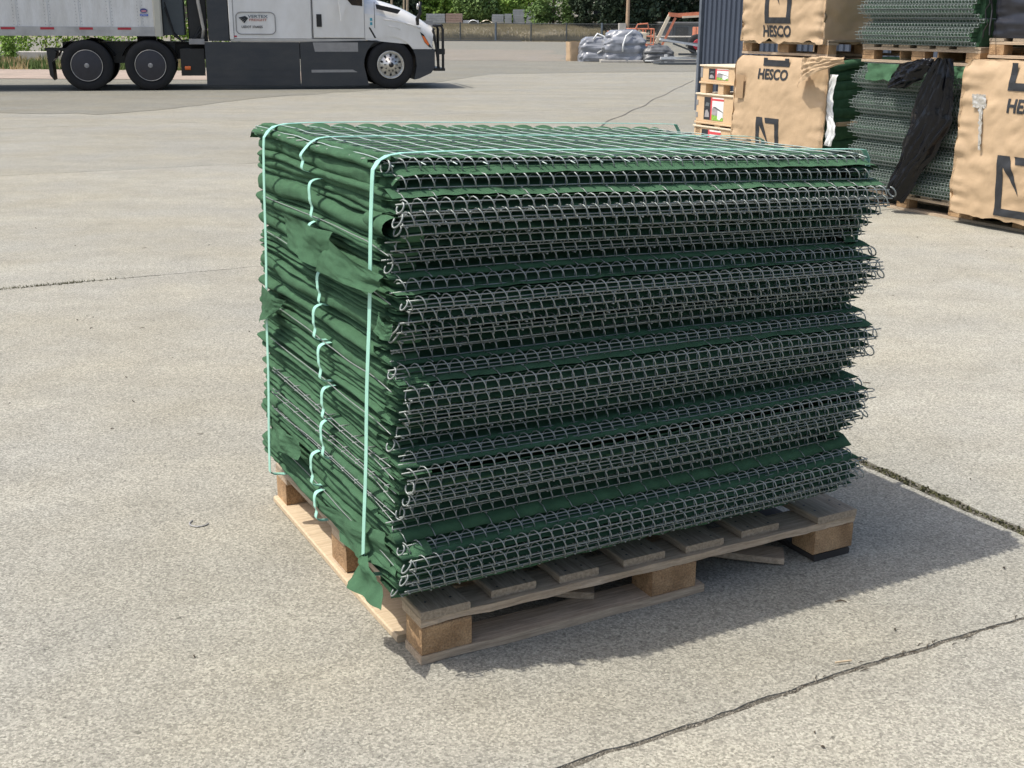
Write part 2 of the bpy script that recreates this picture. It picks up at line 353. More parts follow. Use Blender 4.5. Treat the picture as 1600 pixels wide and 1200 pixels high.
# ================================================================= MAIN PALLET
def board(m, x0, x1, y0, y1, z0, z1, warp=.0015): m.bbox(x0, x1, y0, y1, z0, z1, .0025, warp=warp)
def make_pallet(name, label, loc, rz, L=1.41, Wd=1.17, along=M_wA, cross=M_wB, broken=False, H=.144, group=None):
    r = empty(name, label, 'pallet', loc, rz, group)
    s = H/.144
    # deck boards (run in y)
    bw = [(0, .135), (.205, .335), (.40, .52), (.60, .735), (.80, .93), (1.015, 1.145) if not broken else (1.0, 1.135), (L-.15, L)]
    for k, (a, b) in enumerate(bw):
        m = MB(); y0 = 0 if k in (0, 6) else random.uniform(.008, .03)
        m.bbox(a, b, y0, Wd-random.uniform(0, .02), .122*s, .144*s, .003, warp=.002)
        o = m.build('deck_board', cross if k != 0 else cross, r)
    m = MB()
    for a, b in bw:
        for yy in (.045, .085):
            for xx in (a+.03, b-.03): m.lathe([(0, .0006), (.0032, .0006), (.0035, 0)], (xx+random.uniform(-.006, .006), yy+random.uniform(-.006, .006), .144*s), 'z', 8)
    if broken: m.build('nail_head', M_black, r)['kind'] = 'stuff'
    for (y0, y1) in ((0.003, .12), (Wd/2-.05, Wd/2+.05), (Wd-.12, Wd-.003)):
        m = MB(); n = 14
        def fn(u, v, y0=y0, y1=y1):
            c = [(y0, .1), (y1, .1), (y1, .1215), (y0, .1215), (y0, .1)][int(round(v*4))]
            x = .002+(L-.004)*u; z = c[1]*s; y = c[0]
            if broken and y0 < .01:
                if c[0] == y0: y += .006*N3(x*9, c[1]*60)+.004*N3(x*30, 3)
                if c[1] < .11: z += .006*max(0, N3(x*5+3))*4*.5
            return (x, y, z)
        m.grid(fn, 60, 4)
        m.add([(.002, y, z*s) for y, z in ((y0, .1), (y1, .1), (y1, .1215), (y0, .1215))], [(0, 1, 2, 3)])
        m.add([(L-.002, y, z*s) for y, z in ((y0, .1), (y1, .1), (y1, .1215), (y0, .1215))], [(0, 1, 2, 3)])
        m.build('stringer_board', along, r)
    xs = [(0.004, .14), (L/2-.02, L/2+.125), (L-.15, L-.004)] if broken else [(.004, .14), (L/2-.07, L/2+.07), (L-.14, L-.004)]
    for bx in xs:
        for (y0, y1) in ((.004, .1), (Wd/2-.06, Wd/2+.06), (Wd-.1, Wd-.004)):
            m = MB(); m.bbox(bx[0], bx[1], y0, y1, .0222*s, .0998*s, .003, warp=.001); m.build('block', M_blk, r)
    for k, (y0, y1) in enumerate(((0, .1), (Wd/2-.05, Wd/2+.05), (Wd-.1, Wd))):
        m = MB(); e = L if not (broken and k == 0) else .86
        def fn(u, v, y0=y0, y1=y1, e=e, k=k):
            c = [(y0, 0), (y1, 0), (y1, .022), (y0, .022), (y0, 0)][int(round(v*4))]
            x = e*u; y = c[0]; z = c[1]
            if broken and k == 0: z += .003*max(0, N3(x*4)); y += .004*N3(x*6, c[0]*20)
            return (x, y, z*s)
        m.grid(fn, 30, 4); m.add([(0, y, z*s) for y, z in ((y0, 0), (y1, 0), (y1, .022), (y0, .022))], [(0, 1, 2, 3)])
        m.add([(e, y, z*s) for y, z in ((y0, 0), (y1, 0), (y1, .022), (y0, .022))], [(0, 1, 2, 3)])
        m.build('bottom_board', along if k or not broken else M_wA, r)
    return r
pal = make_pallet('pallet', 'weathered wooden pallet with a broken bottom board under the big strapped stack', W(0, 0, .0005), YAW, broken=True)
m = MB(); m.bbox(-.012, .09, .13, 1.165, .0006, .0215, .004, warp=.006)
m.build('bottom_board', M_wL, pal)
m = MB(); m.bbox(L0 := 1.262, 1.40, .004, .5, .0006, .0215, .004, warp=.002); m.build('bottom_board', M_black if False else mat('dark_wood', (.045, .04, .035), .9, var=.3), pal)  # this bottom board has a darker wood tone
for (x0, y0, x1, y1, zz, w_, mt) in ((.62, .50, 1.19, .055, .022, .085, M_wA), (.22, .30, .56, .10, .03, .08, M_wA), (.05, .62, 1.0, .75, .022, .06, M_wB)):
    m = MB(); d = Vector((x1-x0, y1-y0, 0)); R = Matrix.Translation((x0, y0, zz)) @ Matrix.Rotation(atan2(d.y, d.x), 4, 'Z') @ Matrix.Rotation(.02, 4, 'Y')
    m.bbox(0, d.length, -w_/2, w_/2, 0, .02, .003, R=R, warp=.006); m.build('broken_board', mt, pal)

# ================================================================= FOLDED MESH BUNDLES
BZ = [.185, .285, .405, .52, .62, .725, .825, .93, 1.04, 1.15, 1.222]
RZ = [1.215, 1.183, 1.138, 1.112, 1.088, 1.053, 1.022, 0.998, 0.961, 0.929, 0.9, 0.874, 0.85, 0.823, 0.793, 0.764, 0.724, 0.693, 0.66, 0.62, 0.577, 0.554, 0.527, 0.497, 0.461, 0.422, 0.379, 0.329, 0.307, 0.268, 0.238, 0.208]
RB = [-0.035, 0, 0.045, 0.045, 0.035, 0.012, -0.012, -0.028, 0.012, 0.052, 0.045, 0.028, 0.01, -0.01, -0.028, 0.012, 0.052, 0.045, 0.03, 0.003, -0.026, 0.012, 0.052, 0.047, 0.038, 0.008, -0.028, 0.012, 0.052, 0.042, 0.022, -0.025]
# right end levels out: rows climb a little towards the far end like the sagging pile
def rowz(z, a): return z-.075*(z-.45)*min(max(a/1.37, 0), 1.05)+.005*sin(pi*min(max(a/1.37, 0), 1))*((z-.7)/.6)-.0015*sin(a*5+z*9)
def helix(m, a0, a1, yc, zc, r, wr, turns, seg, ns, flip=-1, squash=1.0, jit=.0015, ph=0):
    n = int(turns*seg); pts = []
    for i in range(n+1):
        t = i/seg; a = a0+(a1-a0)*i/n
        th = flip*2*pi*t+ph
        k = int(t); rr = r*(1+.04*N3(k*1.7, zc*40)); lean = .0022*N3(k*.9, zc*31)
        pts.append((a+lean*sin(th), yc-rr*cos(th), rowz(zc, a)+rr*squash*sin(th)+jit*N3(t*.8, zc*17)))
    m.tube(pts, wr, ns)
def bloc(z):
    for k in range(len(RZ)-1):
        if RZ[k] >= z >= RZ[k+1]: t = (RZ[k]-z)/(RZ[k]-RZ[k+1]); return RB[k]*(1-t)+RB[k+1]*t
    return RB[0] if z > RZ[0] else RB[-1]
def fold_lips(m, z0, z1, n, A0, sgn, B0, B1, seed, nb=84, prot=.03, deep=.05):
    """soft folded fabric edges that stack up between z0 and z1; lips run in y, poke out in sgn*x from A0"""
    rnd = random.Random(seed*31+5)
    hs = [rnd.uniform(.5, 1.0) for _ in range(n)]; hs[rnd.randrange(n)] *= 2.1; tot = sum(hs); z = z0; NV = 12
    for k in range(n):
        h = (z1-z0)*hs[k]/tot; zc = z+h/2; z += h
        pr = rnd.uniform(.0, prot)*(.7 if h < .015 else 1); e0 = (-bloc(zc)+rnd.uniform(-.004, .022)) if B0 is None else B0+rnd.uniform(-.03, .02); e1 = B1+rnd.uniform(-.02, .025); sd = seed*13.7+k*3.3
        def fn(u, v, zc=zc, h=h, pr=pr, e0=e0, e1=e1, sd=sd):
            u = .55*u+.45*(.5-.5*cos(pi*u))
            y = e0+(e1-e0)*u; th = (-pi/2+pi*v)*1.12
            d = min(u, 1-u)*30; env = sqrt(max(0, 1-(1-min(1, d))**2))*.85+.15
            hh = h*(.68+.22*N3(y*2.4, sd)+.05*N3(y*9, sd+5))*env
            sagw = .5*h*N3(y*2.2, seed*5+.3*k)+.16*h*N3(y*6, sd*.7)+.010*N3(y*1.4, seed*2)*min(1, (1-u)*8)*min(1, u*8)
            out = pr+.012*N3(y*2.2, sd+9)+.003*N3(y*8, sd+2)-(1-env)*.022
            c = max(0., cos(max(-pi/2, min(pi/2, th))))
            x = deep-(deep+out)*c**.48
            zz = zc+sagw+hh*sin(max(-pi/2, min(pi/2, th)))
            wr = .0040*N3(y*9+zz*30, zz*75, sd)+.0022*N3(y*26, zz*160, sd)+.0016*abs(N3(y*14-zz*60, zz*60, sd+4))
            if 'y' == 'n': pass
            return (A0+sgn*(min(-x, .041)+wr*c), y, zz)
        m.grid(fn, nb, NV)
names_pos = ['bottom', 'second from bottom', 'third from bottom', 'fourth from bottom', 'fifth from bottom', 'fifth from top', 'fourth from top', 'third from top', 'second from top', 'top']
desc = ['green corner drooping over the pallet', 'strap on torn green side', 'crumpled green ends beside near strap', 'silver wires crossing its green side',
        'with tight thin green folds', 'small flap by the far strap', 'small green tab near the coils', 'wide loose flap across its side', 'open green sleeve at near corner', 'bare square wire grid facing up']
strap_zb = [(.525, .20, .285), (.55, .295, .395), (.445, .41, .512), (.436, .52, .612), (.44, .625, .722), (.475, .727, .82), (.424, .83, .918), (.49, .935, 1.032), (.455, 1.042, 1.14), (.512, 1.155, 1.232)]
def face_flap(_m, corners, out, seed, n=18, curl=.02, fold=.012):
    """hanging cloth piece on the left face; corners (y,z) in order; out = x position"""
    c = [Vector((0, y, z)) for y, z in corners]
    def fn(u, v):
        p = (c[0]*(1-u)+c[1]*u)*(1-v)+(c[3]*(1-u)+c[2]*u)*v
        e = 4*u*(1-u)
        x = out-curl*v*v-.010*e-fold*N3(u*3+seed, v*2.2)-.004*N3(u*9, v*9, seed)
        return (x, p.y+.006*N3(u*2.4, v*2, seed), p.z+.006*N3(u*2+9, v*2, seed)-.006*e*(1-v))
    m = MB(); m.grid(fn, n, n); m.build('fabric_flap', M_green, r, smooth=True)
bundles = []
for i in range(10):
    z0, z1 = BZ[i], BZ[i+1]
    r = empty('mesh_bundle', '%s folded mesh bundle of the big stack, %s' % (names_pos[i], desc[i]), 'wire bundle', W(0, 0), YAW, 'folded wire mesh bundles in the big stack')
    bundles.append(r)
    rows = [k for k in range(len(RZ)) if z0 < RZ[k] <= z1]
    if i == 9: rows = [0, 1]
    # core fabric pad
    m = MB(); m.box(.0, 1.31, .085, 1.0, z0+.001, z1-.001 if i < 9 else 1.150); m.box(.10, 1.25, .12, .95, .1445, z0) if i == 0 else None; m.build('fabric_core', M_green, r)
    # left face folds
    m = MB(); nl = 7 if i < 7 and i else 5
    fold_lips(m, z0-.002, z1+(.003 if i < 9 else .012), nl, -.036, -1, None, 1.115-.10*z0, i+1, nb=130, prot=.03, deep=.05 if i < 9 else .012)
    m.build('folded_edge', M_green, r, smooth=True)
    # far end folds (right side) and back
    m = MB(); fold_lips(m, rowz(z0, 1.37), rowz(z1, 1.37), 4, 1.325, 1, .02, 1.03, i+40, nb=30, prot=.02); m.build('folded_edge', M_green, r, smooth=True)
    m = MB(); fold_lips(m, z0, z1 if i < 9 else 1.205, 4, 1.0, 1, .0, 1.36, i+80, nb=30, prot=.03, deep=.05 if i < 9 else -.012)
    m.v = [(1.335-y*.975, x, rowz(z, 1.34-y)) for x, y, z in m.v]; m.build('folded_edge', M_green, r, smooth=True)
    # front curtain behind the coils
    prof = []
    for q, k in enumerate(rows):
        z, b = RZ[k], RB[k]
        nz_ = RZ[k+1] if k+1 < len(RZ) else .15; pz = RZ[k-1] if k else RZ[0]+.05
        up = min(.0135, (pz-z)/2*.9); dn = min(.0125, (z-nz_)/2*.9)
        nb = RB[k+1] if k+1 < len(RZ) else -.02
        prof += [(z+up, .008-b), (z+up*.6, .075-b), (z-dn*.6, .075-b), (z-dn, .008-b)]
        if z-nz_ > .03: prof += [((z-dn)*.5+(nz_+.019)*.5, .012-(b+nb)/2)]
    if rows:
        if rows[-1]+1 < len(RZ): prof += [(RZ[rows[-1]+1]+.018, .012-RB[rows[-1]+1])]
        m = MB(); NP = len(prof)-1
        def fn(u, v, prof=prof, NP=NP, i=i):
            z, y = prof[min(int(round(v*NP)), NP)]; a = -.062+u*1.425
            return (a, y+.006*N3(a*5, z*20)+.003*N3(a*26.2, z*30), rowz(z, a)+.0035*N3(a*26.2, z*9+4)+.003*N3(a*4, z*11))
        m.grid(fn, 150, NP); m.build('fabric_fold', M_green, r, smooth=True)
    # coils + edge wires
    for k in rows:
        z, b = RZ[k], RB[k]
        a0 = -.050+random.uniform(-.008, .008)+(.006 if b > .02 else 0); a1 = 1.352+.5*(b-.03)+random.uniform(-.008, .008)+(.008 if k in (1, 2, 3) else 0)
        m = MB(); rad = .0158
        helix(m, a0, a1, -b, z, rad, .0017, (a1-a0)/.0335, 10, 5, jit=.0012, ph=random.uniform(0, 6))
        # splayed end turns
        for e, s in ((a0, -1), (a1, 1)):
            if random.random() < (.4 if s < 0 else .15):
                tl = random.uniform(.2, 1.2); rr = random.uniform(.010, .015); yy = -b+random.uniform(-.004, .004)
                pts = [(e+s*(.002+rr*.8*(1-cos(t)))*sin(tl)+rr*sin(t)*.3, yy-rr*sin(t)*cos(tl)-.004, rowz(z, e)+rr*cos(t)) for t in [q*2*pi/14 for q in range(12)]]
                m.tube(pts, .0021, 5)
        m.build('spiral_coil', M_wire, r, smooth=True)
        m = MB()
        for dz, dy in ((.0068, .0), (-.0125, -.003)) if k % 3 else ((.0068, .0), (-.0125, -.003), (-.007, .009)):
            e0 = a0-random.uniform(-.008, .018); e1 = a1+random.uniform(-.012, .015)
            pts = [(e0+(e1-e0)*q/24, -b+dy+.0012*N3(q*.4, z*30+dz), rowz(z, e0+(e1-e0)*q/24)+dz+.0014*N3(q*.35, z*20+dz*90)) for q in range(25)]
            m.tube(pts, .0018, 5)
        # weld stubs of the cross wires
        for q in range(18):
            a = -.04+q*.0762+.004*N3(q, z*50)
            m.tube([(a, -b+.03, rowz(z, a)-.0165), (a, -b-.004, rowz(z, a)-.0165), (a+.002, -b-.008, rowz(z, a)-.0165)], [.0015, .0019, .0028], 5)
        m.build('edge_wire', M_wire, r, smooth=True)
    # cross wires over the green steps
    m = MB()
    for k in rows:
        if k+1 < len(RZ) and RZ[k]-RZ[k+1] > .028:
            for q in range(18):
                a = -.04+q*.0762+.006*N3(q*3, k)
                m.tube([(a, .008-RB[k], rowz(RZ[k], a)-.018), (a+.002, .0-(RB[k]+RB[k+1])/2, rowz((RZ[k]+RZ[k+1])/2, a)+.001), (a+.003, .004-RB[k+1], rowz(RZ[k+1], a)+.014)], .0013, 4)
    # silver panel edge wires along the left face
    for zz in ([z0+.002] if i not in (0, 6, 9, 2) else ([] if i != 2 else [z0+.002, z0+.055])):
        for dz in ((0, .010) if i in (2, 3) else (0,)):
            pts = []; sd = random.uniform(0, 90)
            b0 = random.uniform(-.02, .01)
            for q in range(31):
                y = b0+q*(.93-b0)/30
                pts.append((-.061-.014*N3(y*1.8, sd), y, zz+dz+.010*N3(y*1.7, i*2.)+.003*N3(y*6, sd)-.012*(1-min(1, y/.12))*(dz == 0)))
            m.tube(pts, .0014, 5)
            for q in range(2, 30, 3):
                if dz == 0 and i not in (2, 3): continue
                p = Vector(pts[q]); m.tube([p+Vector((-.004, 0, 0)), p+Vector((.03, .001, -.002))], .0018, 4)
    if m.v: m.build('panel_wire', M_wire, r, smooth=True)['kind'] = 'stuff'
    # binding strap of the bundle
    y, sz0, sz1 = strap_zb[i]; m = MB(); wd = .009
    top = [(-.045, sz1+.002), (-.062, sz1+.001), (-.074, sz1-.004), (-.079, sz1-.012), (-.081, sz1-.024)] if i < 9 else \
        [(1.395, 1.10), (1.39, 1.15), (1.37, 1.182), (1.2, 1.194), (.9, 1.205), (.6, 1.218), (.3, 1.229), (.05, 1.236), (-.02, 1.236), (-.05, 1.228), (-.072, 1.208)]
    bot = [(-.080, sz0+.010), (-.074, sz0+.002), (-.062, sz0-.002), (-.045, sz0-.003)]
    path = top+[(-.078-.003*sin(q), sz1-.03+(sz0+.02-sz1+.03)*q/5) for q in range(1, 5)]+bot
    sp = []
    for k in range(len(path)-1):
        p0, p1, p2, p3 = [Vector((*path[max(0, min(len(path)-1, k+d))], 0)) for d in (-1, 0, 1, 2)]
        for t in (0, .34, .67):
            q_ = .5*((2*p1)+(p2-p0)*t+(2*p0-5*p1+4*p2-p3)*t*t+(-p0+3*p1-3*p2+p3)*t**3); sp.append((q_.x, q_.y))
    path = sp+[path[-1]]
    def fn(u, v, path=path, y=y, wd=wd, i=i):
        x, z = path[min(int(round(v*(len(path)-1))), len(path)-1)]
        c = [(-wd, 0), (wd, 0), (wd, .0012), (-wd, .0012), (-wd, 0)][int(round(u*4))]
        lean = (-.10 if i % 2 else .05)*(z-sz0)*(1 if i < 9 else 0)
        d = -c[1] if x < -.04 else 0
        return (x+d, y+c[0]+lean, z+(c[1] if d == 0 else 0))
    m.grid(fn, 4, len(path)-1); m.build('binding_strap', M_strap, r)
    # loose flaps
    m = MB()
    if i == 7: face_flap(m, [(.70, 1.035), (.30, 1.035), (.33, .93), (.62, .95)], -0.080, 3, curl=.012); face_flap(m, [(.33, 1.02), (-.03, .99), (.01, .945), (.40, .925)], -0.086, 8, curl=.01)
    if i == 5: face_flap(m, [(.92, .79), (.70, .785), (.80, .72), (.93, .67)], -0.080, 5, curl=.012, fold=.004)
    if i == 6: face_flap(m, [(.02, .90), (-.06, .89), (-.055, .85), (.03, .855)], -0.080, 12, curl=.006, fold=.004)
    if i == 0:
        face_flap(m, [(.60, .245), (.06, .345), (-.01, .26), (.36, .205)], -.062, 11, curl=.004, n=24, fold=.016)
        face_flap(m, [(.155, .262), (.13, .262), (-.03, .195), (.20, .165)], -.082, 4, curl=.03, fold=.02)
    if i == 1: face_flap(m, [(.93, .385), (.66, .39), (.64, .34), (.90, .30)], -.074, 17, curl=.01)
    if i == 8:   # open sleeve at the near corner
        def fn(u, v):
            th = 2*pi*u; rr = .021*(1+.3*v); y = .12-.16*v
            return (-.05-.012*v+rr*cos(th)*1.1, y, 1.093+rr*sin(th)*.9+.004*N3(u*5, v*3))
        m.grid(fn, 16, 8)
    if m.v: m.build('fabric_roll', M_green, r, smooth=True)
top = bundles[9]
# puffed fabric seen through the top grid
m = MB()
def tsag(a, b): return -.045*max(0, a)/1.37-.012*max(0, a)/1.37*b
def fn(u, v):
    a = -.050+u*1.415; b = -.005+v*1.07
    col = abs(sin(pi*(a+.04)/.0762))*min(1, max(0, (a+.04)/.03))+.7*(1-min(1, max(0, (a+.04)/.03))); e = max(0, (b-.96)/.10)
    puff = .004+.016*col**.5*min(1, e*1.6)*(1-max(0, e-.75)**1.2*1.5)
    low = .006*N3(a*9, b*13)+.004*N3(a*30, b*20)
    strip = -.004*max(0, sin(2*pi*b*13.1))**4
    corner = -.035*max(0, 1-(b+.03)/.13)**2-.010*max(0, 1-(b+.03)/.07)
    edge = -.02*max(0, (-.02-a)/.03)**2-.03*max(0, (a-1.345)/.03)**2-.06*max(0, (b-1.045)/.025)**2
    return (a, b, 1.2125+tsag(a, b)+puff+low*.5+strip+corner*.55+max(-.035, edge))
m.grid(fn, 190, 110); m.build('fabric_top', M_green, top, smooth=True)
for dz, rad, off in ((0, .0016, 0), (-.012, .0012, .018)):
    for q in range(19):
        a = -.04+q*.0762+off*.6
        if a > 1.35: continue
        m = MB(); m.tube([(a+.004*N3(q, t*.5, off), .012+t*1.02/24, 1.2265+tsag(a, t*.043)+dz+.003*N3(q*.3, t*.35)-.008*max(0, 1-t/2.5)**2) for t in range(25)], rad, 5)
        if not off: m.build('grid_wire', M_grid, top, smooth=True)
    for q in range(13):
        b = .075+q*.0762+off
        m = MB(); m.tube([(-.06+t*1.42/24, b+.003*N3(q, t*.4, off), 1.222+tsag(t/24*1.37, b)+dz+.003*N3(q*.3+5, t*.35)) for t in range(25)], rad, 5)
        m.build('grid_wire', M_shadewire if off else M_wire, top, smooth=True)
# two long straps around the whole stack
def ribbon(path, wd, th=.0012):
    m = MB(); P = [Vector(p) for p in path]; n = len(P)
    def fn(u, v):
        k = min(int(round(v*(n-1))), n-1); t = (P[min(k+1, n-1)]-P[max(k-1, 0)]).normalized(); side = Vector((0, 1, 0)); side = (side-t*side.dot(t)).normalized(); nr = t.cross(side)
        c = [(-wd, 0), (wd, 0), (wd, th), (-wd, th), (-wd, 0)][int(round(u*4))]
        return P[k]+side*c[0]+nr*c[1]
    m.grid(fn, 4, n-1); return m
for (yt, y1, y2, yb, lab) in ((.03, .085, .055, .165, 'near mint green strap down the green side by the wire coils'), (.822, .93, .93, .94, 'far mint green strap at the left edge of the stack')):
    path = []
    for t in range(13): path.append((-.082-.001*sin(t*1.3), yb+(yt-yb)*t/12, .20+(1.19-.20)*t/12))
    path += [(-.080, yt, 1.212), (-.066, yt+.002, 1.2295), (-.040, yt+(y1-yt)*.25, 1.2385), (0, yt+(y1-yt)*.5, 1.241), (.08, y1-.005, 1.238), (.25, y1, 1.234), (.7, (y1+y2)/2, 1.2175), (1.0, y2, 1.206), (1.3, y2, 1.194), (1.36, y2, 1.190), (1.376, y2, 1.165)]
    path += [(1.378, y2+(yb-y2)*t/6, 1.13-(1.13-.16)*t/6) for t in range(7)]+[(1.39, yb, .1456), (1.2, yb, .1452)]
    path = [(.3, yb, .1852), (-.03, yb, .186), (-.07, yb, .192)]+path
    m = ribbon(path, .0098); o = m.build('packing_strap', M_strap); o.location = W(0, 0); o.rotation_euler = (0, 0, YAW)
    tag(o, lab, 'strap', 'long straps round the big stack')

# ================================================================= PALLET ROW ON THE RIGHT
AX = 6.6
def make_far_pallet(a, b0, b1, z, label, mt=M_wA, grp='pallets in the right-hand row'):
    # long side along B: rotate by +90 (x of pallet runs along +B)
    r = make_pallet('pallet', label, W(a, b1, z), YAW-pi/2, L=b1-b0, Wd=1.0, along=mt, cross=M_wB, group=grp)
    return r
make_far_pallet(AX, 4.27, 5.53, 0.001, 'wooden pallet on the ground under the uncovered wire mesh stack')
make_far_pallet(AX, 4.27, 5.53, 1.192, 'upper wooden pallet resting on the lower wire mesh stack')
# far bundle prototype, lower detail
def far_bundle(label, z, dz=.209, first=[None]):
    if first[0] is None:
        r = empty('mesh_bundle', label, 'wire bundle', (0, 0, 0), 0, 'folded wire mesh bundles in the right-hand row')
        L = 1.22; n = 6
        m = MB(); m.box(.05, .95, .03, L-.03, .003, dz-.002); m.build('fabric_core', M_green, r)
        for k in range(n):
            zc = dz*(1-(k+.5)/n); sh = [-.02, .008, .034, .055, .046, .012][k]
            m = MB(); nt_ = 36; seg = 8; rr = .018; pts = []
            for i in range(nt_*seg+1):
                th = 2*pi*i/seg; pts.append((-sh-rr*cos(th)-.0, .01+(L-.02)*i/(nt_*seg)+sh*.9, zc+rr*.95*sin(th)))
            m.tube(pts, .0034, 4, cap=False); m.build('spiral_coil', M_wire2, r, smooth=True)
            m = MB()
            for d in (.012, -.012): m.tube([(-sh-.014, sh*.9-.004, zc+d), (-sh-.014, L+sh*.9+.004, zc+d)], .0028, 4)
            m.box(-sh+.045, .12, .02+sh, L-.02+sh*.9, zc-dz/n*.44, zc+dz/n*.44)
            m.mi[-6:] = [1]*6
            m.build('edge_wire', [M_wire2, M_green], r)
        first[0] = r
    else: r = copy_tree(first[0])
    r.location = W(AX-.0, 4.29, z); r.rotation_euler = (0, 0, YAW); r['label'] = label; return r
for k, s in enumerate(['bottom', 'second from bottom', 'middle', 'fourth from bottom', 'topmost']):
    far_bundle('%s wire mesh bundle of the lower right-hand stack half hidden by black plastic' % s, .146+k*.209)
for k, s in enumerate(['lowest', 'second', 'third', 'highest']):
    far_bundle('%s wire mesh bundle of the upper right-hand stack above the black plastic' % s, 1.338+k*.209)
# green fabric hanging out of the top of the lower stack
for (y0, y1, z0, z1, lab) in ((4.93, 5.36, 1.05, 1.185, 'green fabric flap hanging beside the black plastic, left'), (4.26, 4.46, 1.10, 1.19, 'small green fabric flap right of the black plastic')):
    m = MB()
    def fn(u, v, y0=y0, y1=y1, z0=z0, z1=z1): return (-.075-.03*v-.03*N3(u*4, v*2, y0), y1+(y0-y1)*u+.02*N3(v*3, u), z1+(z0-z1)*v*(1+.2*N3(u*3, 4)))
    m.grid(fn, 16, 8); o = m.build('fabric_flap', M_green, smooth=True); o.location = W(AX, 0); o.rotation_euler = (0, 0, YAW); tag(o, lab, 'fabric')
# black plastic
def film(name, label, left, right, a0, seed, bulge=.08, n=26):
    zs = [p[1] for p in left]
    def interp(t, arr):
        x = t*(len(arr)-1); k = min(int(x), len(arr)-2); f = x-k; return (arr[k][0]*(1-f)+arr[k+1][0]*f, arr[k][1]*(1-f)+arr[k+1][1]*f)
    m = MB()
    def fn(u, v):
        l, r_ = interp(v, left), interp(v, right); y = l[0]*(1-u)+r_[0]*u; z = l[1]*(1-u)+r_[1]*u
        x = -bulge*sin(pi*u)*(.5+.5*v)-.05*N3(u*3.5, v*2, seed)-.045*abs(N3(u*6+v*2, v*1.5, seed))**.7-.010*abs(N3(u*5, v*12, seed+3))-.03*abs(N3(u*13+v*4, v*5, seed))-.006*N3(u*14, v*8, seed)
        return (x-.02, y+.012*N3(v*9, u*3, seed), z+.012*N3(u*9, v*7, seed+2))
    m.grid(fn, n, n*2); o = m.build(name, M_blackfilm, smooth=True); o.location = W(AX+a0, 0); o.rotation_euler = (0, 0, YAW); tag(o, label, 'plastic sheet'); return o
film('plastic_sheet', 'long torn black plastic sheet hanging down the lower wire mesh stack', [(4.55, 1.25), (4.63, 1.14), (4.70, .98), (4.76, .83), (4.79, .70), (4.84, .55), (4.85, .43), (4.91, .30), (4.95, .17)], [(4.41, 1.25), (4.37, 1.1), (4.375, .9), (4.36, .78), (4.44, .62), (4.50, .50), (4.62, .38), (4.66, .25), (4.76, .09)], -.09, 3, bulge=.10, n=44)
film('plastic_sheet', 'short crumpled black plastic sheet draped from the upper pallet to the left', [(4.80, 1.23), (4.96, 1.19), (5.04, 1.10), (5.08, 1.00)], [(4.60, 1.25), (4.62, 1.18), (4.72, 1.08), (4.90, 1.0)], -.08, 8, bulge=.07)
m = MB(); m.bbox(-.11, -.09, 4.585, 4.655, 1.17, 1.25, .002); o = m.build('paper_tag', M_kraft); o.location = W(AX, 0); o.rotation_euler = (0, 0, YAW); tag(o, 'torn tan paper scrap between the two black plastic sheets', 'paper scrap')

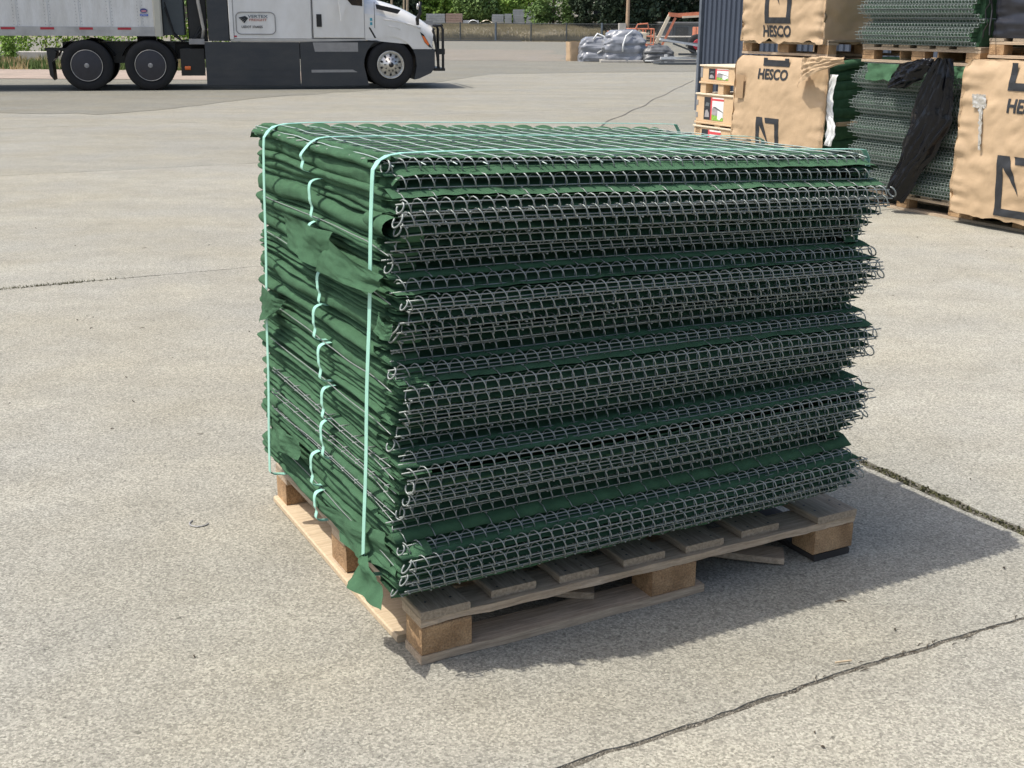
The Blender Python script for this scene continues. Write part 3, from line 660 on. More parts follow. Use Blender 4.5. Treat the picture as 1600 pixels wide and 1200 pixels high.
# kraft wrapped bales
EMB = [[(0, 0), (.36, 0), (.36, .055), (0, .055)], [(0, .055), (.058, .055), (.058, .44), (0, .44)], [(.302, .055), (.36, .055), (.36, .44), (.302, .44)], [(.16, .385), (.302, .385), (.302, .44), (.14, .44)], [(.058, .44), (.058, .36), (.205, .16), (.10, .44)]]
def kraft_bale(label, b0, b1, z0, z1, seed, prints, hem=.02, depth=1.0, a0=AX-.06, sides=True, wrink=1.0, shoulder=.05):
    r = empty('kraft_bale', label, 'wrapped bale', W(a0, b0, 0), YAW, 'kraft paper wrapped bales')
    L = b1-b0
    def disp(y, z):
        t = (z-z0)/(z1-z0); yy = y/L
        edge = 1-min(1, min(yy, 1-yy)*5)
        d = .035*sin(pi*min(max(yy, 0), 1))*sin(pi*min(max(t, .05), .95))
        fold = .013*N3(y*1.5+z*1.2, z*6, seed)+.008*N3(y*4+z*3, z*11, seed+3)
        fold += .022*(.5-abs(N3(y*1.6+z*.8, z*4.5, seed+20)))**3+.010*abs(N3(y*7, z*9+y*5, seed+31))+edge*(.030*N3(y*3, z*17, seed+7))+.010*(1-min(1, t*6))*N3(y*18, z*4, seed)
        fold += .006*abs(N3(y*5-z*4, z*3+y*3, seed+11))*2-.004
        return d+wrink*fold
    def front(y, z, off=0): return Vector((-disp(y, z)-off, y, z))
    R = .05; N1 = 90; nv = 64
    # perimeter : back-left ... front ... back-right
    def fn(u, v):
        hz = z0+hem*N3(u*23, seed)+hem*.5*N3(u*60, seed)
        z = hz+(z1-hz)*v
        s = u*(L+2*depth); tt = (z-z0)/(z1-z0)
        sh = shoulder*max(0, (tt-.9)/.1)**2*.9
        if s < depth: x = depth-s; y = L+.02*N3(x*3, z*5, seed+1)+.012*N3(x*9, z*12, seed)-sh; x = max(x, 0)
        elif s < depth+L:
            y = L-(s-depth); x = -disp(y, z); c = min(y, L-y)
            x += R*(1-min(1, c/R))**2*.9; y = y
            if y < .2: y += sh*(1-y/.2)
            if y > L-.2: y -= sh*(1-(L-y)/.2)
        else: x = s-depth-L; y = -.02*N3(x*3, z*5, seed+4)-.012*N3(x*9, z*12, seed+2)+sh
        return (x+sh*.6, y, z)
    m = MB(); nu = 150
    if sides: m.grid(fn, nu, nv)
    else: m.grid(lambda u, v: fn((depth*.75+(L+depth*.25)*u)/(L+2*depth), v), nu, nv)
    # top
    m.grid(lambda u, v: (.0+shoulder*.5+u*(depth-.05), shoulder+v*(L-2*shoulder), z1+.01*N3(u*6, v*6, seed)-.002), 12, 12)
    m.build('paper_wrap', M_kraft, r, smooth=True)
    for (kind, y, z, w_, h_) in prints:
        if kind == 'text':
            tm = text_mb('HESCO', w_, h_, .035, lambda x, t, y=y, z=z, w_=w_: front(y+w_-x if False else y-x, z+t, .004), .02)
            tm.build('printed_lettering', M_ink, r)
        else:
            b = bmesh.new(); s = w_/.36
            for poly in EMB: b.faces.new([b.verts.new((px*s, pz*s, 0)) for px, pz in poly])
            bmesh.ops.bisect_plane(b, geom=b.verts[:]+b.edges[:]+b.faces[:], plane_co=(0, z1-.012-z, 0), plane_no=(0, 1, 0), clear_outer=True)
            bmesh.ops.triangulate(b, faces=b.faces)
            for _ in range(6):
                e = [e for e in b.edges if e.calc_length() > .02]
                if not e: break
                bmesh.ops.subdivide_edges(b, edges=e, cuts=1); bmesh.ops.triangulate(b, faces=b.faces)
            b.verts.index_update(); mm = MB(); mm.add([front(y-v.co.x, z+v.co.y, .004) for v in b.verts], [[v.index for v in f.verts] for f in b.faces]); b.free()
            mm.build('printed_emblem', M_ink, r)
    m = MB(); m.box(.06, depth-.03, .05, L-.05, z0+.02, z1-.02); m.build('fabric_core', M_green, r)
    return r
# b coordinates are measured from the near (right) end, so text runs towards -B (left to right in view)
kraft_bale('kraft paper bale on the ground with its side torn open, behind the boxes', 5.86, 7.18, .13, 1.20, 5, [('emb', 6.73-5.86, 1.115, .36, 0), ('text', 6.78-5.86, .99, .41, .10), ('emb', 6.76-5.86, .24, .33, 0)], sides=False, wrink=.55, shoulder=.06)
kraft_bale('upper kraft paper bale on a pallet with ragged lower hem', 5.98, 7.12, 1.335, 2.35, 9, [('emb', 6.74-5.98, 1.495, .36, 0), ('text', 6.77-5.98, 1.375, .40, .105)], hem=.035)
kraft_bale('kraft paper bale at the right edge with silver tape patch and big emblem', 3.10, 4.31, .085, 1.25, 14, [('emb', 3.845-3.10, .12, .37, 0), ('text', 3.83-3.10, .88, .40, .105), ('emb', 3.85-3.1, 1.04, .37, 0)], hem=.02, a0=AX-.13, wrink=1.15)
make_far_pallet(AX, 5.95, 7.15, 0.001, 'wooden pallet under the torn kraft bale')
make_far_pallet(AX, 5.95, 7.15, 1.215, 'wooden pallet between the two kraft bales', M_wA)
make_far_pallet(AX, 3.12, 4.30, 0.001, 'weathered pallet under the right edge kraft bale', M_wB)
make_far_pallet(AX, 3.02, 4.20, 1.262, 'wooden pallet on top of the right edge kraft bale')
# shaded green side of the torn bale: fabric folds
m = MB(); fold_lips(m, .15, 1.19, 11, 5.90, -1, AX+.02, AX+1.0, 301, nb=30, prot=.05, deep=.05)
m.v = [(y, x, z) for x, y, z in m.v]; o = m.build('folded_fabric', M_green, smooth=True); o.location = W(0, 0); o.rotation_euler = (0, 0, YAW); tag(o, 'dark green fabric folds bared where the kraft paper is torn away', 'fabric')
m = MB(); m.bbox(AX+.05, AX+1.0, 5.80, 5.83, .62, .655, .003); o = m.build('tan_strap', M_kraft); o.location = W(0, 0); o.rotation_euler = (0, 0, YAW); tag(o, 'tan band across the dark green side of the torn bale', 'band')
# torn kraft flap sweeping right over the green side
m = MB()
def fn(u, v):
    y = 6.12-.36*u-.22*u*u; z = 1.20-.26*(v)*(1-u*.78)+.05*u-.02*u*u; x = -.12-.10*sin(pi*u*.8)-.02*N3(u*3, v*8, 3)-.025*abs(N3(u*7+v*2, v*5, 9))
    return (AX+x, y+.05*v*(1-u), z+.012*N3(u*5, v*3))
m.grid(fn, 30, 20); o = m.build('torn_paper_flap', M_kraft, smooth=True); o.location = W(0, 0); o.rotation_euler = (0, 0, YAW); tag(o, 'torn kraft paper flap folded out to the right of the lower bale', 'paper flap')
m = MB(); m.grid(lambda u, v: (AX-.03-.03*N3(u*5, v*9, 2), 5.88-.10*u-.03*sin(v*7), .45+.62*v), 10, 24)
o = m.build('plastic_strip', M_filmw, smooth=True); o.location = W(0, 0); o.rotation_euler = (0, 0, YAW); tag(o, 'pale plastic lining peeking out at the torn corner of the kraft bale', 'plastic strip')
# shallow hollow & tape on bales
m = MB(); m.grid(lambda u, v: (AX-.165-.012*N3(u*6, v*8), 4.16-.13*u-.02*v, 1.0-.10*v+.01*N3(u*9, v*5)), 10, 10)
m.grid(lambda u, v: (AX-.168-.02*N3(u*6, v*14), 4.08-.035*u-.04*v*(1-u*.3), .92-.33*v), 6, 18)
o = m.build('silver_tape', mat('silver_tape', (.62, .60, .56), .25, metal=.5, var=.2, scale=30), smooth=True); o.location = W(0, 0); o.rotation_euler = (0, 0, YAW); tag(o, 'crumpled silver tape on the right edge kraft bale', 'tape')
m = MB(); m.grid(lambda u, v: (AX-.094, 7.09-.11*u, .80+.22*v), 2, 2)
o = m.build('brown_tape', mat('brown_tape', (.37, .25, .145), .35, var=.1)); o.location = W(0, 0); o.rotation_euler = (0, 0, YAW); tag(o, 'brown tape patch on the upper left of the lower kraft bale', 'tape')
# black wrapped bundle on the upper right pallet
r = empty('black_wrapped_bundle', 'bundle wrapped in dark plastic on the upper right pallet', 'wrapped bundle', W(AX, 3.02, 1.408), YAW)
m = MB()
def fn(u, v):
    s = u*3.1; z = v*.9; 
    if s < .95: x, y = .95-s, 1.17
    elif s < 2.15: x, y = 0, 1.17-(s-.95)
    else: x, y = s-2.15, 0
    k = .03*N3(s*2, z*16, 3)+.012*N3(s*7, z*30)-.02*abs(sin(z*22+s))
    return (x-k*(1 if .9 < s < 2.2 else 0), y+k*(1 if s <= .95 else (-1 if s > 2.2 else 0)), z)
m.grid(fn, 110, 60); m.grid(lambda u, v: (u*.95, v*1.17, .88+.02*N3(u*5, v*5)), 8, 8); m.build('plastic_wrap', mat('blueblack_film', (.018, .02, .028), .3, var=.2, bump=.4, bscale=10), r, smooth=True)
m = MB(); m.box(.06, .9, .06, 1.1, .0, .82); m.build('fabric_core', M_green, r)
m = MB(); m.tube([(-.05-.02*sin(t), 1.22-.012*t, .5-.06*t) for t in range(9)], .007, 5); m.tube([(-.05, 1.19-.02*sin(t*2), .30-.05*t) for t in range(7)], .005, 5); m.build('cable', M_black, r)

# plywood crates with printed covers
def crate(label, b0, b1, z, foot, h, seed):
    r = empty('plywood_crate', label, 'crate', W(AX+.02, b0, z), YAW, 'plywood crates beside the kraft bale')
    L = b1-b0; D = .62
    m = MB(); m.bbox(0, D, 0, L, foot+.02, foot+h-.018, .003); m.build('box_body', M_crate, r)
    m = MB(); m.bbox(-.012, D+.01, -.012, L+.012, foot+h-.0175, foot+h, .003); m.build('lid', mat('crate_lid', (.66, .58, .44), .7, var=.06), r)
    m = MB(); m.bbox(-.012, D+.01, -.012, L+.012, foot, foot+.0195, .003); m.build('base_board', M_crate, r)
    for yy in (0, L/2-.045, L-.09):
        for xx in (0, D-.1):
            m = MB(); m.bbox(xx, xx+.09, yy, yy+.09, .0005, foot-.0005, .003); m.build('foot', M_crate, r)
    # printed picture on the front: dark strip, red bar, white field, green lawn, grey shed
    pz0, pz1 = foot+.045, foot+h-.035; py1 = L-.13; W_ = .32; m = MB()
    def quad(u0, u1, v0, v1, k, lift):
        m.cur = k; m.add([(-.002-lift, py1-u*W_, pz0+v*(pz1-pz0)) for u, v in ((u0, v0), (u1, v0), (u1, v1), (u0, v1))], [(0, 1, 2, 3)])
    def tri(pts, k, lift): m.cur = k; m.add([(-.002-lift, py1-u*W_, pz0+v*(pz1-pz0)) for u, v in pts], [tuple(range(len(pts)))])
    quad(0, .34, 0, 1, 0, 0); quad(.34, .42, 0, 1, 1, 0); quad(.42, 1, 0, 1, 2, 0)
    quad(.42, 1, .86, .95, 1, .001); tri([(.42, 0), (1, 0), (1, .14), (.75, .2), (.42, .26)], 3, .001)
    tri([(.44, .24), (.44, .52), (.56, .6), (.72, .5), (.72, .2)], 4, .002); tri([(.72, .08), (.72, .45), (.98, .38), (.98, .2), (.82, .02)], 2, .0025); tri([(.72, .47), (.99, .36), (.99, .40), (.6, .6), (.44, .6)], 5, .003)
    tri([(.05, .1), (.08, .4), (.18, .45), (.27, .3), (.29, .12)], 4, .001); tri([(.06, .6), (.12, .78), (.28, .74), (.26, .6)], 5, .001)
    m.cur = 0
    m.build('printed_panel', [M_ink, mat('print_red', (.62, .08, .09), .4, var=.05), mat('print_white', (.82, .82, .80), .4, var=.02), mat('print_green', (.25, .48, .08), .4, var=.3, scale=40), mat('print_grey', (.33, .32, .33), .4, var=.2, scale=20), mat('print_dark', (.12, .14, .15), .4, var=.1)], r)
    for zz in (foot+.06, foot+h*.6):
        m = MB(); m.box(-.004, .03, L+.0005, L+.003, zz, zz+.05); m.box(-.0035, -.0005, L-.03, L+.003, zz, zz+.05); m.build('metal_clip', M_grey, r)
    return r
crate('lowest plywood crate, half hidden behind the green stack', 7.14, 7.88, .001, .10, .38, 1)
crate('middle plywood crate with red, white and green printed panel and metal clips', 7.14, 7.86, .402, .098, .305, 2)
crate('top plywood crate with a smaller printed panel under a pale lid', 7.14, 7.81, .807, .095, .185, 3)

# dark blue clad shed
r = empty('metal_shed', 'dark blue corrugated metal shed behind the plywood crates', 'shed', W(12, 15.0, 0), YAW-pi/2)
m = MB(); n = 60; pit = .13
prof = []
for k in range(n): y = -k*pit; prof += [(0, y), (0, y-.06), (-.03, y-.075), (-.03, y-.115)]
m.grid(lambda u, v: (prof[int(round(u*(len(prof)-1)))][0], prof[int(round(u*(len(prof)-1)))][1], .0+v*3.6), len(prof)-1, 1)
m.v = [(-y, x, z) for x, y, z in m.v]
m.build('cladding', M_blue, r)
m = MB(); m.box(.01, n*pit-.01, .02, 5, 0, 3.5); m.build('wall_core', M_blue, r)
m = MB(); m.bbox(-.05, .012, -.06, .05, 0, 3.6, .005); m.build('corner_trim', mat('trim', (.12, .14, .17), .5), r)
m = MB(); m.box(-.1, n*pit+.1, -.12, 5.1, 3.605, 3.7); m.build('roof', M_grey, r)

# ================================================================= TRUCK
TH = radians(14)
tr = empty('semi_truck', 'white semi truck with dark grey side fairings and black grille guard', 'truck', (-2.73, 27.3, 0), TH)
tl = empty('semi_trailer', 'white riveted semi trailer with red reflectors coupled behind the truck', 'trailer', (-2.73, 27.3, 0), TH)
def P(mb, name, mt, par=tr, **k): return mb.build(name, mt, par, **k)
# trailer
m = MB(); m.box(-17.9, -4.98, .02, 2.6, 1.30, 4.05); P(m, 'trailer_wall', M_trail, tl)
for k in range(21):
    x = -5.25-k*.61
    m = MB(); m.box(x-.012, x+.012, .008, .0195, 1.31, 4.0); P(m, 'seam', M_trail, tl)
    if k < 8:
        m = MB()
        for q in range(40): 
            for d in (-.05, .05): m.box(x+d-.006, x+d+.006, .014, .0199, 1.33+q*.066, 1.342+q*.066)
        o = P(m, 'rivet', M_grey, tl); o['kind'] = 'stuff'
m = MB(); m.box(-17.9, -4.98, .0, .03, 1.115, 1.30); m.box(-17.9, -4.98, 2.57, 2.6, 1.115, 1.30); P(m, 'side_rail', mat('worn_rail', (.42, .42, .41), .6, var=.2, scale=3), tl)
m = MB(); m.box(-17.9, -4.98, .04, 2.56, 1.13, 1.16); P(m, 'trailer_floor', M_black, tl)
m = MB(); m.bbox(-4.99, -4.82, -.01, 2.61, 1.11, 4.08, .03); P(m, 'nose_post', mat('nose_beige', (.50, .49, .42), .5, var=.05), tl)
for k in range(14):
    x = -5.45-k*.76
    m = MB(); m.box(x-.27, x, -.004, -.0005, 1.24, 1.285); P(m, 'reflector', M_red, tl)
m = MB(); m.box(-5.4, -5.0, 1.0, 1.6, .95, 1.1); P(m, 'fifth_wheel_plate', M_black, tl)
# landing gear and rear trailer wheels (outside the frame to the left)
for x in (-7.9,):
    for y in (.5, 2.1):
        m = MB(); m.box(x-.06-.9, x+.06-.9, y-.06, y+.06, .08, 1.12); P(m, 'landing_leg', M_grey, tl)
m = MB(); th = [(0, .0), (.055, .0)]
m.grid(lambda u, v: (-5.05+.062*(2*u-1)*1.0, -.002, 1.61+(.055 if 0 else 1)*(2*v-1)*.0), 1, 1) if False else None
m.cur = 0; m.add([(-5.17+.075*cos(2*pi*k/20), .004, 1.625+.045*sin(2*pi*k/20)) for k in range(20)], [tuple(range(20))])
m.cur = 1; m.add([(-5.17+.055*cos(2*pi*k/20), .001, 1.618+.018*sin(2*pi*k/20)) for k in range(20)], [tuple(range(20))])
m.cur = 2; m.add([(-5.25, .004, 1.515), (-5.09, .004, 1.515), (-5.09, .004, 1.56), (-5.25, .004, 1.56)], [(0, 1, 2, 3)])
m.cur = 0
P(m, 'maker_emblem', [mat('emblem_navy', (.05, .06, .20), .4), mat('emblem_pink', (.6, .25, .3), .4), mat('emblem_blue', (.08, .14, .5), .4)], tl)
tm = text_mb('UTILITY', .13, .025, .01, lambda x, t: (-5.235+x, .0005, 1.525+t), 1); tm.build('maker_lettering', M_filmw, tl)
# reefer front panel + gap pieces
m = MB(); m.bbox(-4.815, -4.37, .25, 2.3, 1.13, 3.6, .02); P(m, 'front_panel', mat('slate_panel', (.055, .068, .075), .5, var=.06), tl)
for y_ in (.03, 2.4): m = MB(); m.bbox(-3.89, -3.45, y_, y_+.09, 1.02, 3.7, .02); P(m, 'side_extender', M_dark)
m = MB(); m.bbox(-4.3, -3.9, .35, 2.1, 1.0, 3.2, .02); P(m, 'rear_wall', M_black)
m = MB(); m.tube([(-4.12, .18, 3.4), (-4.06, .18, 1.8), (-3.98, .18, 1.25), (-4.02, .3, 1.05)], .035, 8); P(m, 'exhaust_pipe', M_concp)
for yy, d in ((.2, 0), (.26, .1), (.33, -.08)):
    m = MB(); m.tube([(-4.75, yy, 1.7+d), (-4.6, yy, 1.15+d*.5), (-4.45, yy, 1.02), (-4.2, yy, 1.05), (-4.05, yy, 1.2+d)], .018, 6); P(m, 'air_hose', M_black)
# frame and deck
m = MB(); m.box(-6.9, .6, .85, 1.0, .62, .95); m.box(-6.9, .6, 1.55, 1.7, .62, .95); P(m, 'chassis_rail', M_black)
m = MB(); m.box(-6.9, -4.6, .55, 1.95, .55, .98); m.box(-4.5, -4.0, .12, 2.3, .30, .86); m.box(-5.3, -4.0, .9, 1.6, .96, .985); P(m, 'tank_and_black_fill', M_black)  # first box is a black fill added to darken the gap behind the fenders
m = MB(); m.box(-4.3, -3.98, .05, .5, .95, 1.06); P(m, 'deck_step', M_grey)
m = MB(); m.tube([(-4.30, .1, .46), (-4.42, .1, .46)], .04, 10); P(m, 'amber_reflector', M_orange)
# sleeper and cab
m = MB(); m.bbox(-3.43, -1.69, .02, 2.48, 1.075, 3.9, .03); P(m, 'sleeper_body', M_white)
m = MB(); m.bbox(-3.445, -3.36, .0, .03, 1.06, 3.8, .008); P(m, 'corner_panel', M_white)
for x_ in (-3.365, -1.692): m = MB(); m.box(x_, x_+.012, .012, .0195, 1.08, 3.6); P(m, 'panel_gap', M_black)
cabp = [(-1.675, 1.085), (-.56, 1.085), (-.56, 1.88), (-.55, 2.25), (-.85, 2.95), (-1.2, 3.7), (-1.675, 3.9)]
m = MB(); m.prism(cabp, .02, 2.48); P(m, 'cab_body', M_white)
m = MB(); m.prism([(-1.655, 1.10), (-.575, 1.10), (-.575, 1.86), (-.58, 2.2), (-.86, 2.75), (-1.655, 2.8)], .004, .0195); dr = P(m, 'door', M_white)
m = MB(); m.prism([(-.83, 1.775), (-.60, 1.755), (-.60, 2.2), (-.9, 2.62), (-1.5, 2.62), (-1.5, 2.0), (-1.0, 1.98)], -.002, .0035); P(m, 'window', M_glass, dr)
m = MB(); m.bbox(-1.60, -1.49, -.012, .0035, 1.32, 1.58, .012); P(m, 'handle', M_black, dr)
m = MB(); m.prism([(-.53, 2.24), (-.50, 2.24), (-.80, 2.95), (-.83, 2.95)], .15, 2.35); P(m, 'windscreen', M_glass)
m = MB(); m.prism([(-1.17, 2.02), (-1.09, 2.03), (-.96, 1.82), (-1.1, 1.45), (-1.13, 1.72)], -.30, -.22); P(m, 'mirror', M_white)
m = MB(); m.tube([(-.9, .05, 1.95), (-1.02, -.25, 1.93)], .02, 6); P(m, 'mirror_arm', M_black)
m = MB(); m.bbox(-3.43, -.545, .012, 2.49, 1.005, 1.07, .008); P(m, 'sill', mat('sill_beige', (.46, .45, .42), .5, var=.12, scale=3))
# hood
def hood_fn(u, v):
    # u along length back..front, v around the arch: 0 near side bottom,1 far side bottom
    x = -.555+u*1.50
    top_ = 1.97-.24*u-.32*u*u*u-.05*u
    y0 = .02+.16*max(0, u-.35)**1.3; t = v
    wdt = 2.5-2*y0; zb = 1.05-.14*u
    ang = pi*t; k = .42
    cx = -math.copysign(abs(cos(ang))**k, cos(ang)); cz = sin(ang)**k if ang > 0 and ang < pi else 0
    return (x+(.06*cz*(u > .98)), y0+wdt/2*(1+cx), zb+(top_-zb)*cz)
m = MB(); m.grid(hood_fn, 26, 36)
o = P(m, 'hood', M_white, smooth=True)
m = MB(); m.grid(lambda u, v: (.93+.06*v, .2+u*2.1, .86+v*.60-.0), 1, 1); P(m, 'grille', M_black)
m = MB(); m.prism([(-.555, 1.09), (.28, 1.09), (.30, 1.06), (.52, .86), (.93, .86), (.93, 1.05), (.93, 1.2), (-.555, 1.2)], .03, .12)
# fender with wheel arch
arch = [(.0+.60*cos(a), .52+.60*sin(a)) for a in [radians(d) for d in range(36, 112, 6)]]
m = MB(); m.prism([(-.555, 1.09), (-.555, 1.60), (-.2, 1.56), (.2, 1.47), (.6, 1.33), (.86, 1.12), (.95, .88), (.92, .855)]+[(.50, .855)]+arch[0:], .012, .11); P(m, 'fender', M_white)
m = MB(); m.prism([(-.46, 1.32), (-.43, 1.30), (-.31, 1.09), (-.35, 1.09), (-.47, 1.3)], .006, .0115)
m.box(-.345, -.335, .006, .0115, 1.3, 1.85); P(m, 'panel_gap', M_black)
m = MB(); m.prism([(-.31, 1.80), (.24, 1.685), (.17, 1.60), (-.29, 1.70)], -.004, .035); P(m, 'hood_vent', M_black)
for pts, w_ in (([(-.15, 1.49), (.15, 1.45), (.45, 1.38), (.68, 1.29)], .018), ([(-.05, 1.34), (.08, 1.33), (.22, 1.27)], .014)):
    m = MB(); m.tube([(x, .016, z) for x, z in pts], w_, 8); P(m, 'character_line', M_white, smooth=True)
m = MB(); m.prism([(.66, 1.22), (.74, 1.17), (.87, .96), (.93, .88), (.86, .90), (.76, 1.0)], -.003, .05); P(m, 'headlight', M_glass)
m = MB(); m.prism([(.70, 1.15), (.76, 1.12), (.86, .97), (.84, .93), (.76, 1.01)], -.008, -.0035); P(m, 'turn_signal', M_orange)
m = MB(); m.bbox(-.44, -.39, .004, .0115, 1.45, 1.51, .004); m.bbox(-.44, -.39, .004, .0115, 1.36, 1.42, .004); P(m, 'sticker', mat('teal_sticker', (.05, .35, .45), .4))
m = MB(); m.tube([(.62, .05, 1.38), (.60, -.02, 1.50), (.66, -.05, 1.62), (.66, -.05, 1.86)], [.035, .045, .035, .03], 8); P(m, 'hood_mirror', M_black, smooth=True)
m = MB(); m.lathe([(0, -.02), (.06, -.01), (.07, .02), (0, .04)], (.60, -.06, 1.76), 'x', 12); P(m, 'mirror_face', M_alu, smooth=True)
# dark skirts
m = MB(); m.bbox(-3.98, -1.99, .0, .08, .09, 1.0, .01); P(m, 'side_fairing', M_dark)
m = MB(); m.prism([(-1.975, .08), (-.50, .08), (-.60, .52)]+[(-.60*cos(a), .52+.60*sin(a)) for a in [radians(d) for d in (15, 30, 45, 60)]]+[(-.2, 1.0), (-1.975, 1.0)], .0, .08); P(m, 'side_fairing', M_dark)
m = MB(); m.prism([(-1.70, .995), (-.72, .995), (-.72, .80), (-1.66, .80)], -.003, .005); P(m, 'step_plate', M_grey)
m = MB(); m.prism([(-1.75, .42), (-.85, .42), (-.74, .365), (-1.75, .36)], -.003, .005); P(m, 'step_plate', M_grey)
for zz in (.28, .42): 
    m = MB(); m.box(-3.97, -2.0, -.004, -.0005, zz, zz+.012); P(m, 'fairing_rib', M_dark)
m = MB(); m.prism([(.52, .20), (.62, .22), (.9, .34), (.985, .46), (.99, .84), (.50, .85), (.56, .70), (.58, .5), (.55, .34)], .0, 2.5); P(m, 'bumper', M_dark)
# grille guard
m = MB()
for y in (.15, .75, 1.75, 2.35):
    m.tube([(1.0, y, .42), (1.10, y, .44), (1.05, y, .9), (.98, y, 1.25), (1.0, y, 1.3)], .03, 8); m.tube([(1.20, y, .40), (1.20, y, 1.28), (1.16, y, 1.36), (1.0, y, 1.35)], .03, 8)
for z in (.80, 1.36): m.tube([(1.18, .15, z), (1.18, 2.35, z)], .03, 8)
m.box(1.0, 1.24, .12, 2.4, .38, .44); m.box(1.04, 1.24, .12, .2, .74, .86)
P(m, 'grille_guard', M_black, smooth=False)
# wheels
def wheel(x, y0, front):
    r = bpy.data.objects.new('wheel', None); C.objects.link(r); r.parent = tr; r.location = (x, y0, .52)
    wd = .28
    m = MB(); m.lathe([(.30, .03), (.33, .0), (.40, -.012), (.48, .0), (.515, .03), (.52, .06), (.52, wd-.05), (.50, wd), (.3, wd)], (0, 0, 0), 'y', 48); m.build('tyre', M_rub, r, smooth=True)
    if front:
        m = MB(); m.lathe([(.305, .02), (.295, .0), (.275, .01), (.265, .06), (.25, .035), (.17, .02), (.155, -.02), (.10, -.03), (.09, -.06), (0, -.07)], (0, 0, 0), 'y', 48); m.build('rim', M_alu, r, smooth=True)
        for k in range(10):
            a = 2*pi*k/10+.3
            m = MB(); m.lathe([(0, .0), (.026, .0), (.026, .02)], (.215*cos(a), .012, .215*sin(a)), 'y', 10); m.build('hand_hole', M_black, r)
            m = MB(); m.lathe([(0, -.04), (.014, -.035), (.016, .0)], (.135*cos(a+.3), -.0, .135*sin(a+.3)), 'y', 8); m.build('wheel_nut', M_black, r)
        m = MB(); m.lathe([(0, -.10), (.05, -.09), (.065, -.03)], (0, 0, 0), 'y', 16); m.build('hub', M_black, r, smooth=True)
    else:
        m = MB(); m.lathe([(.32, .02), (.315, -.008), (.30, -.012), (0, -.02)], (0, 0, 0), 'y', 48); m.build('wheel_cover', mat('cover_black', (.03, .03, .038), .45), r, smooth=True)
        m = MB(); m.tube([(.315*cos(a), -.012, .315*sin(a)) for a in [2*pi*k/48 for k in range(48)]], .006, 6, closed=True); m.build('cover_ring', M_alu, r, smooth=True)
        m = MB(); m.lathe([(0, -.035), (.03, -.032), (.05, -.02)], (0, 0, 0), 'y', 12)
        for k in range(3): a = 2*pi*k/3+.5; m.box(.035*cos(a)-.012, .035*cos(a)+.012, -.04, -.03, .035*sin(a)-.012, .035*sin(a)+.012)
        m.build('cover_hub', M_grey, r)
for x in (-6.40, -5.12):
    wheel(x, .0, False)
    m = MB(); m.lathe([(.3, 0), (.5, 0), (.52, .03), (.52, .25), (.5, .28), (.3, .28)], (x, .32, .52), 'y', 32); P(m, 'tyre', M_rub, smooth=True)
    m = MB(); m.lathe([(.0, 0), (.5, 0), (.52, .03), (.52, .6), (.5, .63), (.0, .63)], (x, 1.87, .52), 'y', 32); P(m, 'tyre', M_rub, smooth=True)
    # fender arc
    m = MB(); m.grid(lambda u, v: (x+.60*cos(radians(20+140*u)), .03+.55*v, .50+.585*sin(radians(20+140*u))), 24, 1); P(m, 'quarter_fender', M_black)
wheel(0, .03, True)
m = MB(); m.lathe([(.0, 0), (.5, 0), (.52, .03), (.52, .25), (.5, .28), (.0, .28)], (0, 2.15, .52), 'y', 32); P(m, 'tyre', M_rub, smooth=True)
m = MB(); m.grid(lambda u, v: (.0+.585*cos(radians(-10+200*u)), .09+.6*v, .52+.585*sin(radians(-10+200*u))), 30, 1); P(m, 'wheel_well', M_black)
m = MB(); m.prism([(-6.98, .80), (-7.10, .86), (-7.17, .84), (-7.15, .33), (-7.07, .22), (-7.08, .6), (-7.02, .66)], .02, .60); P(m, 'mud_flap', M_black)
m = MB(); m.box(-7.2, -6.7, .05, .6, .82, .87); P(m, 'flap_bracket', M_black)
# door lettering panel
zz = lambda x, t: (x, .0005, t)
m = MB(); c = [(-3.21, 1.17), (-2.57, 1.17), (-2.57, 1.60), (-3.21, 1.60)]; pts = []
for (cx, cz, a0) in ((-2.62, 1.25, -90), (-2.62, 1.52, 0), (-3.16, 1.52, 90), (-3.16, 1.25, 180)):
    for d in range(0, 91, 18): a = radians(a0+d); pts.append((cx+.11*cos(a)+.03*(1 if cx > -3 else -1), .012, cz+.09*sin(a)))
m.tube(pts, .010, 6, closed=True); P(m, 'sign_border', M_grey)
def lettering(t, x, z, w_, h_, mt, bold=.01, y=.008): text_mb(t, w_, h_, bold, lambda a, b: (x+a, y, z+b), 1).build('lettering', mt, tr)
lettering('VERTEX', -3.05, 1.495, .42, .06, mat('letter_navy', (.06, .10, .14), .4))
lettering('FREIGHT', -3.02, 1.43, .37, .05, mat('letter_red', (.40, .12, .08), .4))
lettering('USDOT 3764025', -3.19, 1.285, .44, .052, M_ink, .02)
m = MB()
for k in range(4): m.prism([(-3.24+.03*k, 1.50-.03*k), (-3.10+.015*k, 1.535-.01*k), (-3.09+.015*k, 1.515-.01*k), (-3.22+.03*k, 1.475-.03*k)], .006, .010)
P(m, 'wing_emblem', M_ink)
m = MB(); m.box(-3.36, -3.30, .006, .012, 1.10, 1.13); P(m, 'marker_lamp', M_red)

